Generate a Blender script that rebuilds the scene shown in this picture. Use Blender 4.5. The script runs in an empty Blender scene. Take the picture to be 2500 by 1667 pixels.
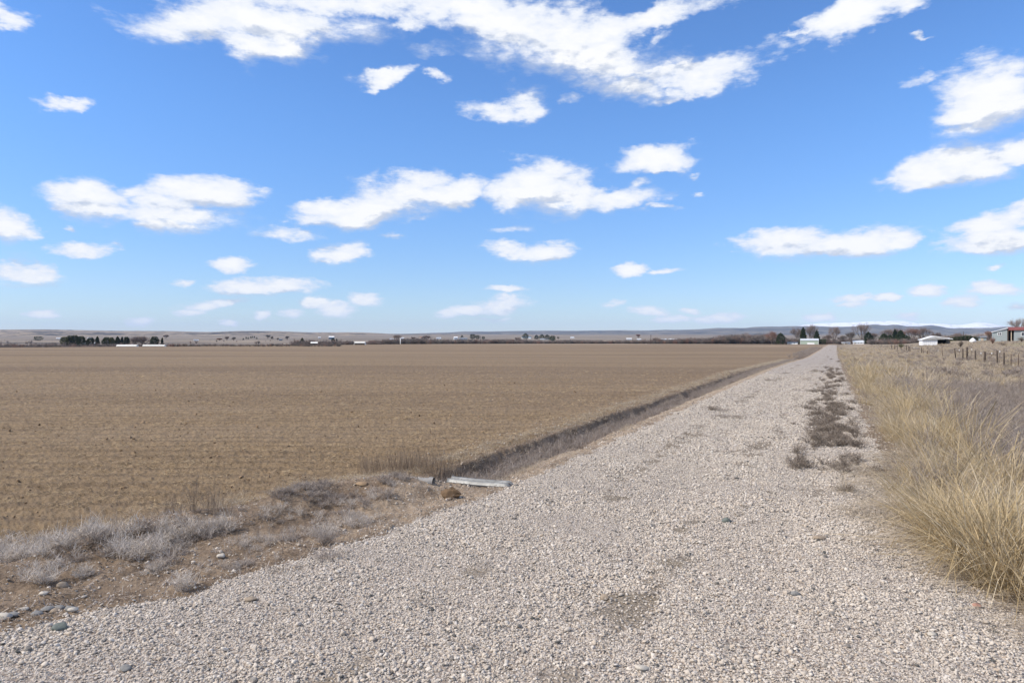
import bpy, math, random
import numpy as np
from math import radians, sin, cos, pi

SC = bpy.context.scene
COL = SC.collection
rng = np.random.default_rng(7)
random.seed(7)
F = 1667.0                       # focal length of the photograph in its own pixels
CAMH = 2.3

# ------------------------------------------------------------------ camera
cam_d = bpy.data.cameras.new('camera'); cam = bpy.data.objects.new('camera', cam_d)
COL.objects.link(cam)
cam_d.sensor_width = 36.0; cam_d.lens = 36.0 * F / 2500.0
cam.location = (0, 0, CAMH)
cam.rotation_euler = (radians(90 - 0.12), 0, 0)
cam_d.clip_start = 0.1; cam_d.clip_end = 90000
SC.camera = cam
SC.view_settings.view_transform = 'Standard'; SC.view_settings.look = 'None'
SC.view_settings.gamma = 1.0
SC.view_settings.exposure = 0.42
SC.render.engine = 'CYCLES'
cy = SC.cycles
cy.use_denoising = True
cy.denoiser = 'OPENIMAGEDENOISE'
cy.denoising_input_passes = 'RGB_ALBEDO_NORMAL'
cy.max_bounces = 5; cy.diffuse_bounces = 3; cy.glossy_bounces = 2; cy.transmission_bounces = 4
cy.volume_bounces = 1; cy.transparent_max_bounces = 8
cy.sample_clamp_indirect = 4.0

# ------------------------------------------------------------------ sun and sky
SUN_EL, SUN_AZ = 43.0, -103.0    # azimuth clockwise from +Y: left and a little behind
sv = (cos(radians(SUN_EL)) * sin(radians(SUN_AZ)), cos(radians(SUN_EL)) * cos(radians(SUN_AZ)), sin(radians(SUN_EL)))
sl = bpy.data.lights.new('sun', 'SUN'); so = bpy.data.objects.new('sun', sl); COL.objects.link(so)
sl.energy = 3.7; sl.angle = radians(0.6); sl.color = (1.0, 0.905, 0.77)
from mathutils import Vector
so.rotation_euler = Vector(sv).to_track_quat('Z', 'Y').to_euler()
so.location = (-50, -20, 60)

world = bpy.data.worlds.new('World'); SC.world = world; world.use_nodes = True


class NT:
    """tiny node-tree writer"""
    def __init__(s, nt):
        s.nt = nt; s.n = nt.nodes; s.l = nt.links
    def put(s, sock, val):
        if isinstance(val, bpy.types.NodeSocket): s.l.new(val, sock)
        else: sock.default_value = val
    def node(s, typ, **kw):
        n = s.n.new(typ)
        for k, v in kw.items(): setattr(n, k, v)
        return n
    def math(s, op, a, b=None, c=None, clamp=False):
        n = s.node('ShaderNodeMath', operation=op, use_clamp=clamp)
        s.put(n.inputs[0], a)
        if b is not None: s.put(n.inputs[1], b)
        if c is not None: s.put(n.inputs[2], c)
        return n.outputs[0]
    def vm(s, op, a, b=None, c=None, out=0):
        n = s.node('ShaderNodeVectorMath', operation=op)
        s.put(n.inputs[0], a)
        if b is not None: s.put(n.inputs[1], b)
        if c is not None: s.put(n.inputs[2], c)
        return n.outputs[out]
    def xyz(s, x, y, z):
        n = s.node('ShaderNodeCombineXYZ')
        s.put(n.inputs[0], x); s.put(n.inputs[1], y); s.put(n.inputs[2], z)
        return n.outputs[0]
    def sep(s, v):
        n = s.node('ShaderNodeSeparateXYZ'); s.put(n.inputs[0], v); return n.outputs
    def noise(s, vec, scale, detail=4, rough=.55, dist=0.0, lac=2.0, col=False, dim='3D'):
        n = s.node('ShaderNodeTexNoise', noise_dimensions=dim)
        if vec is not None: s.put(n.inputs['Vector'], vec)
        n.inputs['Scale'].default_value = scale; n.inputs['Detail'].default_value = detail
        n.inputs['Roughness'].default_value = rough; n.inputs['Distortion'].default_value = dist
        n.inputs['Lacunarity'].default_value = lac
        return n.outputs['Color' if col else 'Fac']
    def smooth(s, x, a, b, lo=0.0, hi=1.0):
        n = s.node('ShaderNodeMapRange', interpolation_type='SMOOTHSTEP')
        s.put(n.inputs['Value'], x)
        s.put(n.inputs['From Min'], a); s.put(n.inputs['From Max'], b)
        s.put(n.inputs['To Min'], lo); s.put(n.inputs['To Max'], hi)
        return n.outputs[0]
    def mix(s, f, a, b, blend='MIX'):
        n = s.node('ShaderNodeMix', data_type='RGBA', blend_type=blend)
        s.put(n.inputs[0], f)
        for k, v in ((6, a), (7, b)):
            s.put(n.inputs[k], v if isinstance(v, bpy.types.NodeSocket) else (*v[:3], 1))
        return n.outputs[2]
    def ramp(s, f, stops, interp='LINEAR'):
        n = s.node('ShaderNodeValToRGB'); s.put(n.inputs[0], f)
        r = n.color_ramp; r.interpolation = interp
        while len(r.elements) < len(stops): r.elements.new(0.5)
        for e, (p, c) in zip(r.elements, stops): e.position = p; e.color = (*c, 1)
        return n.outputs[0]


# cloud banks: x, y, half-width, half-height (pixels of a 2352 px wide view), tilt in degrees, strength
CLOUDS = [
 (600,62,300,66,-4,1),(560,112,150,38,8,1),(640,120,110,34,0,.9),(800,15,300,40,0,1),(1010,10,260,36,0,1),(760,95,90,30,-15,.75),(1250,75,260,72,10,1),(1130,50,160,50,0,.85),
 (1330,130,230,62,10,1),(1480,45,220,32,-8,.95),(1600,165,190,46,-4,1),(1430,210,140,34,8,.8),(1560,215,100,20,-12,.7),
 (880,172,90,24,-12,.72),(860,190,60,18,-20,.6),(1165,240,120,38,0,.9),(1000,180,44,16,0,.55),(1328,247,32,18,0,.55),(1510,92,42,20,0,.6),(1000,120,110,22,-8,.5),
 (1960,52,160,42,-9,1),(2060,28,70,24,0,.75),(1840,84,70,14,0,.7),
 (25,28,90,34,10,.85),(20,62,60,14,-8,.6),(165,244,90,20,-12,.8),
 (2290,228,170,96,-8,1.1),(2240,265,130,60,8,1),(2120,195,70,24,0,.8),(2340,190,90,60,0,1),
 (2200,390,180,56,-10,1.1),(2310,355,110,44,-8,1),(2120,410,90,46,0,1),
 (2280,552,150,34,0,1.1),(2290,506,120,30,-6,.95),(2345,490,60,34,0,1),
 (1800,566,130,34,2,1),(1940,560,160,34,-7,1),(1890,575,150,22,-2,1),(2060,545,60,22,0,.75),
 (1510,362,100,34,-5,1),(1240,425,120,66,0,1.15),(1290,455,120,38,0,1),(1180,450,80,44,0,1),(1420,452,105,34,-4,1),(1475,420,44,24,-20,.85),(1500,478,60,12,0,.45),
 (930,438,150,58,-6,1.15),(860,480,180,44,-8,1.1),(760,475,90,26,-8,.95),(1060,440,90,34,-12,.95),(820,505,110,24,-4,.9),(960,495,40,14,0,.7),(1110,420,40,16,-15,.5),
 (670,530,130,22,-4,.5),(210,445,130,46,4,1),(330,435,80,26,-6,.8),(220,475,120,34,0,1),(470,448,160,50,3,1.1),(430,490,180,36,0,1),(390,515,100,30,0,.9),(400,462,110,34,0,1),
 (10,515,66,46,10,1),(55,530,50,22,0,.85),(200,568,72,22,-3,.95),(40,622,100,32,0,1),(105,610,40,18,0,.7),
 (780,580,64,25,-6,1),(1165,578,76,20,4,.9),(1250,580,85,25,-5,1),(530,605,56,17,0,.75),(1440,617,46,17,-3,.9),(1540,620,46,9,0,.45),(1190,522,90,15,-5,.48),(905,541,46,10,0,.45),
 (580,655,95,22,-4,1),(660,658,90,18,0,.85),(470,700,60,14,-8,.9),(530,690,56,11,-8,.85),(845,691,44,17,0,1),(775,713,54,18,0,.95),(715,695,36,12,0,.75),(665,712,34,10,0,.7),
 (435,720,34,10,0,.8),(325,735,38,14,-5,.9),(412,648,28,9,0,.6),(525,743,20,8,0,.6),(600,718,18,11,-20,.6),
 (1150,705,82,22,-6,1),(1080,715,64,13,-3,.9),(1125,733,55,8,0,.7),(1405,701,30,10,-12,.75),(1490,714,54,14,-2,.95),(1540,732,60,11,-3,.85),(1630,727,80,11,0,.7),(1580,712,26,8,0,.6),
 (1955,690,44,11,0,.8),(1957,705,32,9,0,.7),(2032,686,30,9,0,.8),(2130,669,50,14,0,.95),(2290,664,80,17,-2,1),(2215,693,54,17,0,1),(2082,727,36,10,0,.75),(2335,703,30,11,0,.75),(1885,727,36,9,0,.6),
 (150,514,24,10,0,.55),(2290,612,24,9,0,.45),(1585,440,22,12,0,.45),(100,722,46,9,0,.4),(1160,663,60,9,0,.35),(1580,394,22,8,0,.45),(2110,90,40,10,-8,.45)]


def build_world():
    t = NT(world.node_tree); t.n.clear()
    sky = t.node('ShaderNodeTexSky', sky_type='NISHITA', sun_disc=False)
    sky.sun_elevation = radians(SUN_EL); sky.sun_rotation = radians(SUN_AZ)
    sky.altitude = 300; sky.air_density = 1.0; sky.dust_density = 0.0; sky.ozone_density = 1.6
    tc = t.node('ShaderNodeTexCoord').outputs['Generated']
    d = t.vm('NORMALIZE', tc)
    x, y, z = t.sep(d)
    az = t.math('ARCTAN2', x, y); el = t.math('ARCSINE', z)
    P = t.xyz(az, el, 1.0)
    # fluffy outline: warp the direction before measuring the distance to each bank
    el_s = t.smooth(el, 0.0, 0.40, 0.30, 1.0)
    pn = t.xyz(az, t.math('MULTIPLY', el, 1.9), 0.0)
    w1 = t.noise(pn, 9.0, 5, .55, col=True)
    w1 = t.vm('SUBTRACT', w1, (0.5, 0.5, 0.5))
    w2 = t.noise(pn, 42.0, 5, .6, col=True)
    w2 = t.vm('SUBTRACT', w2, (0.5, 0.5, 0.5))
    sc1 = t.node('ShaderNodeVectorMath', operation='SCALE'); t.put(sc1.inputs[0], w1); t.put(sc1.inputs['Scale'], t.math('MULTIPLY', el_s, 0.12))
    sc2 = t.node('ShaderNodeVectorMath', operation='SCALE'); t.put(sc2.inputs[0], w2); t.put(sc2.inputs['Scale'], t.smooth(el, 0.02, 0.40, 0.018, 0.032))
    wp = t.vm('MULTIPLY', t.vm('ADD', sc1.outputs[0], sc2.outputs[0]), (1.0, 0.62, 0.0))
    Q = t.vm('ADD', P, wp)

    rots = {}
    def base(Q, key, deg):
        k = (key, deg)
        if k not in rots:
            if deg == 0: rots[k] = Q
            else:
                a = radians(deg)
                r = t.node('ShaderNodeVectorRotate', rotation_type='Z_AXIS')
                t.put(r.inputs['Vector'], Q); r.inputs['Angle'].default_value = a
                rots[k] = r.outputs[0]
        return rots[k]
    def field(Q, key, cl):
        vals = []
        for (X, Y, rx, ry, tilt, st) in cl:
            tilt = int(round(tilt / 4.0)) * 4
            if Y > 540: st = max(st, .55 + .45 * st); rx *= 1.1; ry *= 1.15
            dx = (X - 1176) * 1.063 / F; dy = (781 - Y) * 1.063 / F
            a = math.atan(dx); e = math.atan(dy * cos(a))
            rxr = rx * 1.063 / F * cos(a) ** 2; ryr = ry * 1.063 / F * cos(a)
            th = radians(tilt)          # picture tilt: positive goes down to the right
            b = base(Q, key, tilt)
            ca, sa = cos(th), sin(th)
            ar, er = a * ca - e * sa, a * sa + e * ca
            sx, sy = 1 / rxr, 1 / ryr
            pen = math.sqrt(max(0.0, 1.0 - st)) * .95
            v = t.vm('MULTIPLY_ADD', b, (sx, sy, 0.0), (-ar * sx, -er * sy, pen))
            vals.append(t.vm('DOT_PRODUCT', v, v, out=1))
        while len(vals) > 1:
            vals = [t.math('MINIMUM', vals[i], vals[i + 1]) if i + 1 < len(vals) else vals[i] for i in range(0, len(vals), 2)]
        return t.math('SUBTRACT', 1.0, t.math('POWER', vals[0], 0.85))
    f1 = field(Q, 'a', CLOUDS)
    big = [c for c in CLOUDS if c[2] > 60 and c[5] > .8]
    Qu = t.vm('ADD', Q, t.xyz(-0.008, t.math('MULTIPLY', el_s, 0.050), 0.0))
    f2 = field(Qu, 'b', big)
    n3 = t.noise(t.xyz(az, t.math('MULTIPLY', el, 2.2), 3.3), 14.0, 9, .56)
    n4 = t.noise(t.xyz(az, t.math('MULTIPLY', el, 2.6), 7.3), 75.0, 6, .62)
    n3c = t.math('MULTIPLY_ADD', n3, 2.6, -1.24)
    n4c = t.math('MULTIPLY', t.math('SUBTRACT', n4, .5), t.smooth(el, .02, .25, 1.35, .70))
    nn = t.math('ADD', n3c, n4c)
    D = t.math('ADD', f1, nn)
    # generic unseen cloud added overhead and behind to whiten the sky's fill light
    gen = t.math('MULTIPLY_ADD', t.noise(d, 2.6, 5, .6), 5.0, -2.2)
    away = t.math('MAXIMUM', t.smooth(el, .50, .72), t.smooth(t.math('ABSOLUTE', az), .80, 1.0))
    D = t.math('MAXIMUM', D, t.math('MULTIPLY_ADD', away, 3.0, t.math('SUBTRACT', gen, 3.0)))
    # crisp tops, wispy undersides
    n3u = t.noise(t.xyz(t.math('ADD', az, -.006), t.math('MULTIPLY', t.math('ADD', el, .009), 2.2), 3.3), 14.0, 6, .56)
    rel = t.math('SUBTRACT', n3u, n3)
    under = t.smooth(t.math('SUBTRACT', f2, f1), -.25, .35)
    wdt = t.math('MULTIPLY_ADD', under, .60, .74)
    dens = t.smooth(D, -0.10, wdt)
    dens = t.math('POWER', dens, 1.1)
    shade = t.math('MULTIPLY', t.smooth(t.math('ADD', t.math('SUBTRACT', f2, f1), t.math('MULTIPLY', rel, 6.0)), -.38, .60), .90)
    core = t.smooth(D, .3, 1.25)
    ccol = t.mix(core, (0.80, 0.86, 0.98), (1.02, 1.02, 1.02))
    ccol = t.mix(shade, ccol, (0.56, 0.63, 0.77))
    # far clouds near the horizon lose contrast in the thick air
    dens = t.math('MULTIPLY', dens, t.smooth(el, -0.01, .10, .92, 1.0))
    dens = t.math('MULTIPLY', dens, .98)
    skyc = t.node('ShaderNodeHueSaturation'); t.put(skyc.inputs['Color'], sky.outputs[0])
    skyc.inputs['Saturation'].default_value = 1.12; skyc.inputs['Value'].default_value = 1.0
    skyv = t.vm('MULTIPLY', skyc.outputs[0], t.mix(t.smooth(el, -0.03, 0.34), (.070, .080, .106), (.090, .115, .148)))
    cv = t.vm('MULTIPLY', ccol, (0.76, 0.76, 0.76))
    out = t.mix(dens, skyv, cv)
    bg = t.node('ShaderNodeBackground'); t.put(bg.inputs['Color'], out); bg.inputs['Strength'].default_value = 1.0
    wo = t.node('ShaderNodeOutputWorld'); t.l.new(bg.outputs[0], wo.inputs['Surface'])

build_world()
world.cycles.sampling_method = 'MANUAL'; world.cycles.sample_map_resolution = 512

# ------------------------------------------------------------------ numpy noise
_P = rng.permutation(256); _P = np.concatenate([_P, _P])
_G = np.stack([np.cos(np.arange(256) * 2.399963), np.sin(np.arange(256) * 2.399963)], 1)
def pnoise(x, y):
    xi = np.floor(x).astype(np.int64); yi = np.floor(y).astype(np.int64)
    xf = x - xi; yf = y - yi
    u = xf * xf * xf * (xf * (xf * 6 - 15) + 10); v = yf * yf * yf * (yf * (yf * 6 - 15) + 10)
    def g(ix, iy, fx, fy):
        h = _P[(_P[ix & 255] + iy) & 255]; G = _G[h]
        return G[..., 0] * fx + G[..., 1] * fy
    a = g(xi, yi, xf, yf); b = g(xi + 1, yi, xf - 1, yf)
    c = g(xi, yi + 1, xf, yf - 1); d = g(xi + 1, yi + 1, xf - 1, yf - 1)
    return (a + (b - a) * u + (c - a) * v + (a - b - c + d) * u * v) * 1.5
def fbm(x, y, octv=4, g=.5, ridge=False):
    s = 0; a = 1.0; f = 1.0; n = 0
    for i in range(octv):
        p = pnoise(x * f + 17.3 * i, y * f - 9.1 * i)
        s = s + a * ((1 - 2 * np.abs(p)) if ridge else p); n += a; a *= g; f *= 2.03
    return s / n
def ss(a, b, x):
    t = np.clip((x - a) / (b - a), 0, 1); return t * t * (3 - 2 * t)

# ------------------------------------------------------------------ land form
RA = math.atan(.474); RS, RC = sin(RA), cos(RA)
def uv(x, y): return x * RS + y * RC, x * RC - y * RS
def xy(u, v): return u * RS + v * RC, u * RC - v * RS
def vL(u): return np.interp(u, [-12, -5, 0, 3.2, 4.4, 6.9, 10, 40, 700], [-9.5, -9, -7.6, -6.06, -5.4, -4.95, -4.67, -4.6, -4.6])
def vR(u): return np.interp(u, [-10, 3, 5.6, 6.7, 7.5, 8.3, 9.5, 20, 60, 700], [2.8, 2.5, 2.2, 1.65, 1.4, 1.05, .85, .75, .45, .3])
def Gd(u): return -1.0 * ss(50, 160, u) - 0.4 * ss(200, 640, u)
def bound(px): return np.interp(px, [-600, 0, 420, 800, 1000, 1500, 2000, 2600], [330, 340, 390, 520, 690, 720, 640, 640])

def patchy(u, v):
    rut = .42 * np.exp(-((v + 1.45) / .36) ** 2) + (.14 + .16 * ss(7, 14, u)) * np.exp(-((v + 3.2) / .34) ** 2) + .10 * np.exp(-((v + .1) / .4) ** 2)
    x_, y_ = xy(u, v); spots = 0
    for (px, py, w_, a_) in ((1520, 1215, 30, .9), (1822, 1238, 32, .8), (1812, 1258, 30, 1.0), (1836, 1277, 30, 1.0), (1682, 1275, 24, .8), (1655, 1293, 22, .6), (1888, 1297, 14, .7), (1865, 1360, 36, .3), (1850, 1390, 34, .22), (1700, 1192, 26, .6), (1775, 1102, 40, .6), (1848, 1112, 26, .6), (1440, 1350, 30, .4), (1730, 1160, 30, .5),
                             (1790, 1220, 26, .4), (1880, 1200, 22, .5), (1620, 1340, 26, .35), (1900, 1190, 20, .4), (1770, 1480, 40, .15), (1350, 1640, 50, .12), (2150, 1290, 30, .5), (2080, 1260, 34, .5), (1820, 1020, 46, .5), (1760, 1000, 40, .45)):
        gx, gy = gpt(px, py); gw = w_ / F * gy; spots = spots + a_ * np.exp(-((x_ - gx) / gw) ** 2 - ((y_ - gy) / (gw * .85)) ** 2)
    spots = spots * (1 + .9 * fbm(x_ * 6, y_ * 6, 3))
    return spots + .75 * fbm(v * .8, u * .15, 3, .6) + .75 * fbm(u * 1.1, v * 1.4 + 40, 4, .65) + rut * (1 + 1.2 * fbm(u * .22, v * .5 + 7, 2)) - .10
def region(x, y):
    """0 ground, 1 gravel road, 2 field"""
    u, v = uv(x, y)
    e = fbm(x * 1.3, y * 1.3, 4, .6) * .28 + fbm(x * 9, y * 9, 2) * .10
    px = 1250 + F * x / np.maximum(y, 1)
    r = np.zeros(x.shape, np.int8)
    road = (v > vL(u) + e) & (v < vR(u) + e * 1.2) & (u < 560)
    fe = np.where(u < 11, np.interp(u, [-10, 3, 7, 9.3, 11], [-12.5, -9.7, -8.6, -7.9, -7.35]), -7.3) + e * .6
    fld = (v < fe) & (y < bound(px)) & (y > -40) & (x > -700)
    far = (y > 560) & (y < bound(px)) & (px < 2060)
    r[fld | far] = 2
    r[road] = 1
    return r

def H(x, y, detail=True):
    x = np.asarray(x, float); y = np.asarray(y, float)
    u, v = uv(x, y)
    g = Gd(u)
    px = 1250 + F * x / np.maximum(y, 1)
    vs = v - (vL(u) + 4.67) * (1 - ss(9, 11, u))
    wob = .25 * fbm(u * .35, v * .35 + 5, 3)
    pd = np.interp(v + wob * .7, [-300, -9, -7.6, -7.15, -6.85, -6.4, -6.15, -5.65, -4.85, -4.2, 0], [-.38, -.38, -.30, -.33, -.70, -.78, -.74, -.32, -.05, 0, 0])
    pc = np.interp(vs + wob, [-300, -9.6, -8.4, -7.3, -6.2, -5.2, -4.7, -4.2, 0], [-.38, -.38, -.31, -.16, -.14, -.10, -.04, 0, 0])
    w = ss(9.7, 10.9, u + .5 * wob)
    w = w * (1 - ss(330, 420, u))
    left = pc * (1 - w) + pd * w
    left = np.where(u > 300, left * (1 - ss(330, 420, u)) + np.interp(v, [-8, -4.6], [-.38, 0]) * ss(330, 420, u), left)
    rise = ss(120, 250, u) * (1 - ss(420, 640, u))
    right = np.interp(v, [.3, .9, 1.6, 2.8, 5, 10, 14, 30], [0, -.03, -.12, -.30, -.42, -.30, -.05, .05])
    right = right + (np.interp(v, [30, 36, 51, 80, 300], [0, .12, 1.85, 2.2, 2.6])) * rise
    gr = np.where(v > 0, g * (1 - ss(4, 16, v)) - 1.45 * ss(4, 16, v) * ss(380, 660, u), g)
    z = np.where(v < -2, left, np.where(v < .3, 0, right)) + gr
    # mound where the field access crosses the ditch
    def bump(u0, v0, su, sv_, a): return a * np.exp(-((u - u0) / su) ** 2 - ((v - v0) / sv_) ** 2)
    z = z + bump(9.1, -6.4, .7, .8, .26) + bump(7.7, -7.15, 1.1, .45, .24) + bump(5.9, -7.9, 1.3, .4, .20) + bump(8.2, -6.0, .45, .4, .12)
    # beyond the far edge of the field: river bottom, then plain that rises towards the hills
    bd = bound(px)
    D = np.interp(px, [-300, 0, 800, 1000, 2500], [-4.5, -4.5, -3.4, -1.3, -.4])
    z = z + D * ss(0, 70, y - bd)
    wf = ss(840, 1250, y); z = z * (1 - wf) + wf * np.interp(y, [900, 1500, 2500, 4000, 5200], [.7, 3.2, 11.3, 28.7, 44.0])
    if detail:
        r = region(x, y)
        d = np.hypot(x, y)
        f1 = fbm(x * 2.2, y * 2.2, 3); f2 = fbm(x * 7.5 + 3, y * 7.5, 3, .6); 
        fade = 1 - ss(25, 60, d)
        road = (.018 * f1 + .008 * f2 + .02 * fbm(u * .25, v * 1.1, 2)) * fade - .018 * np.exp(-((v + .45) / .35) ** 2) - .018 * np.exp(-((v + 2.1) / .35) ** 2)
        grd = (.04 * f1 + .03 * f2 + .012 * fbm(x * 24, y * 24, 2)) * (1 - .7 * ss(25, 90, d)) + .10 * fbm(x * .3, y * .3, 3) * np.where(v > 1.5, 1, .25)
        rid = fbm(x * 5.5, y * 9.5, 3, .6)
        fd = (.035 * f1 + .045 * rid + .034 * fbm(x * 17, y * 23, 3) + .012 * np.sin(y * 8.2 + 3 * fbm(x * .2, y * .8, 2))) * (1 - ss(60, 160, d)) + .035 * fbm(x * .22, y * 1.2, 3) + .10 * fbm(x * .03, y * .07, 2) * ss(12, 60, d)
        z = z + np.where(r == 1, road, np.where(r == 2, fd, grd))
    return z
def settle(px, pyb, lo=850, hi=3600):
    """distance at which the rising plain meets the sight line to the foot of a far thing"""
    ds = np.linspace(lo, hi, 400); g = H((px - 1250) / F * ds, ds, False)
    return float(ds[np.argmin(np.abs((CAMH - g) * F / ds + 830 - pyb))])
def az_of(px): return math.atan((px - 1250) / F)
def facade_w(x0, y0, th, px1):
    t = (px1 - 1250) / F; return (t * y0 - x0) / (cos(th) - t * sin(th))
def Hs(x, y): return float(H(np.array([x]), np.array([y]), False)[0])
def Hd(x, y): return float(H(np.array([x]), np.array([y]), True)[0])
def gpt(px, py, z=0.0):
    """where a sight line of the photograph meets level z (used to read positions off the photo)"""
    d = (CAMH - z) * F / (py - 830.0); return (px - 1250) / F * d, d
def far_pt(px, d): return (px - 1250) / F * d, d
def zat(py, d): return CAMH + (830.0 - py) / F * d

# ------------------------------------------------------------------ object helpers
def tag(o, label=None, cat=None, group=None, kind=None):
    if label: o['label'] = label
    if cat: o['category'] = cat
    if group: o['group'] = group
    if kind: o['kind'] = kind
    return o
def empty(name, loc, rz=0, **k):
    o = bpy.data.objects.new(name, None); COL.objects.link(o); o.location = loc; o.rotation_euler = (0, 0, rz)
    o.empty_display_size = .3
    return tag(o, **k)
def mesh_np(name, V, faces, mat, smooth=False):
    """V (n,3); faces (m,k) int array or list of such arrays"""
    me = bpy.data.meshes.new(name)
    if not isinstance(faces, list): faces = [faces]
    faces = [np.asarray(f, np.int32) for f in faces if len(f)]
    V = np.asarray(V, np.float32)
    nl = sum(f.size for f in faces); nf = sum(len(f) for f in faces)
    me.vertices.add(len(V)); me.vertices.foreach_set('co', V.ravel())
    me.loops.add(nl); me.polygons.add(nf)
    me.loops.foreach_set('vertex_index', np.concatenate([f.ravel() for f in faces]))
    st = []; tot = 0
    for f in faces:
        st.append(tot + np.arange(len(f)) * f.shape[1]); tot += f.size
    me.polygons.foreach_set('loop_start', np.concatenate(st).astype(np.int32))
    if smooth: me.polygons.foreach_set('use_smooth', np.ones(nf, bool))
    me.update(calc_edges=True); me.validate()
    if mat: me.materials.append(mat)
    return me
def link(name, me, parent=None, loc=None):
    o = bpy.data.objects.new(name, me); COL.objects.link(o)
    if parent: o.parent = parent
    if loc: o.location = loc
    return o

class MB:
    def __init__(s): s.v = []; s.f4 = []; s.f3 = []; s.n = 0
    def quad_face(s, pts):
        k = len(pts); i = s.n; s.v.extend(pts); s.n += k
        if k == 4: s.f4.append((i, i + 1, i + 2, i + 3))
        elif k == 3: s.f3.append((i, i + 1, i + 2))
        else:
            for j in range(1, k - 1): s.f3.append((i, i + j, i + j + 1))
    def prism(s, poly, axis, a, b):
        """poly: list of 2D points; extruded along axis from a to b"""
        def P(p, t):
            return {'x': (t, p[0], p[1]), 'y': (p[0], t, p[1]), 'z': (p[0], p[1], t)}[axis]
        n = len(poly)
        s.quad_face([P(p, a) for p in poly]); s.quad_face([P(p, b) for p in reversed(poly)])
        for i in range(n):
            p, q = poly[i], poly[(i + 1) % n]
            s.quad_face([P(p, a), P(p, b), P(q, b), P(q, a)])
    def box(s, x0, y0, z0, x1, y1, z1):
        s.prism([(x0, y0), (x1, y0), (x1, y1), (x0, y1)], 'z', z0, z1)
    def tube(s, p, q, r0, r1, n=5, cap=True):
        p = Vector(p); q = Vector(q); d = (q - p)
        if d.length < 1e-6: return
        d.normalize(); a = d.orthogonal().normalized(); b = d.cross(a)
        i = s.n
        for c, r in ((p, r0), (q, r1)):
            for k in range(n):
                w = 2 * pi * k / n; s.v.append(tuple(c + a * (cos(w) * r) + b * (sin(w) * r)))
        s.n += 2 * n
        for k in range(n): s.f4.append((i + k, i + (k + 1) % n, i + n + (k + 1) % n, i + n + k))
        if cap:
            for k in range(1, n - 1):
                s.f3.append((i, i + k + 1, i + k)); s.f3.append((i + n, i + n + k, i + n + k + 1))
    def build(s, name, mat, parent=None, smooth=False):
        me = mesh_np(name, np.array(s.v, np.float32).reshape(-1, 3), [np.array(s.f4, np.int32).reshape(-1, 4), np.array(s.f3, np.int32).reshape(-1, 3)], mat, smooth)
        return link(name, me, parent)

# ------------------------------------------------------------------ materials
def new_mat(name):
    m = bpy.data.materials.new(name); m.use_nodes = True; t = NT(m.node_tree)
    b = t.n['Principled BSDF']; b.inputs['Specular IOR Level'].default_value = .25
    b.inputs['Roughness'].default_value = .9
    return m, t, b
def bump(t, b, h, dist, strength=1.0):
    n = t.node('ShaderNodeBump'); t.put(n.inputs['Height'], h); n.inputs['Distance'].default_value = dist; n.inputs['Strength'].default_value = strength
    t.l.new(n.outputs[0], b.inputs['Normal']); return n
def geo(t): return t.node('ShaderNodeNewGeometry').outputs['Position']
def simple(name, col, rough=.8, var=.12, scale=3.0, metal=0.0, spec=.25, bmp=0.0):
    m, t, b = new_mat(name)
    tc = t.node('ShaderNodeTexCoord').outputs['Object']
    n = t.noise(tc, scale, 5, .6)
    lo = tuple(c * (1 - var) for c in col); hi = tuple(min(1, c * (1 + var)) for c in col)
    t.put(b.inputs['Base Color'], t.ramp(n, [(.3, lo), (.7, hi)]))
    b.inputs['Roughness'].default_value = rough; b.inputs['Metallic'].default_value = metal
    b.inputs['Specular IOR Level'].default_value = spec
    if bmp: bump(t, b, n, bmp)
    return m

def mat_gravel():
    m, t, b = new_mat('gravel_bed'); p = geo(t)
    pw = t.vm('ADD', p, t.vm('MULTIPLY', t.noise(p, 30, 2, col=True), (.02, .02, .02)))
    def vor(sc, feat='F1'):
        n = t.node('ShaderNodeTexVoronoi', feature=feat); t.put(n.inputs['Vector'], pw); n.inputs['Scale'].default_value = sc; return n
    v1 = vor(34)
    c1 = t.sep(v1.outputs['Color'])[0]
    col = t.ramp(c1, [(0, (.24, .22, .20)), (.10, (.36, .325, .285)), (.3, (.53, .475, .41)), (.55, (.46, .41, .36)), (.8, (.60, .54, .475)), (1, (.42, .36, .30))])
    edge = t.smooth(v1.outputs['Distance'], .35, .75)
    col = t.mix(edge, col, (.22, .175, .14))
    # worn wheel ruts and patches where brown fines show
    rot = t.node('ShaderNodeVectorRotate', rotation_type='Z_AXIS'); t.put(rot.inputs['Vector'], p); rot.inputs['Angle'].default_value = RA
    q = rot.outputs[0]
    at = t.node('ShaderNodeAttribute', attribute_name='worn').outputs['Fac']
    n2 = t.noise(p, 14, 5, .7)
    pat = t.smooth(t.math('ADD', at, t.math('MULTIPLY_ADD', n2, .7, -.35)), .24, .60)
    col = t.mix(t.math('MULTIPLY', pat, .75), col, (.16, .125, .08))
    n5 = t.noise(t.vm('MULTIPLY', q, (1.0, .3, 1.0)), .35, 4, .6)
    col = t.mix(t.math('MULTIPLY', t.smooth(n5, .4, .65), .25), col, (.33, .29, .26))
    n3 = t.noise(p, 18, 4, .7)
    col = t.mix(t.math('MULTIPLY', t.smooth(n3, .55, .75), .35), col, (.27, .22, .18))
    t.put(b.inputs['Base Color'], col)
    h = t.math('SUBTRACT', t.math('MULTIPLY', n3, .6), v1.outputs['Distance'])
    bump(t, b, h, .016)
    return m
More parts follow.
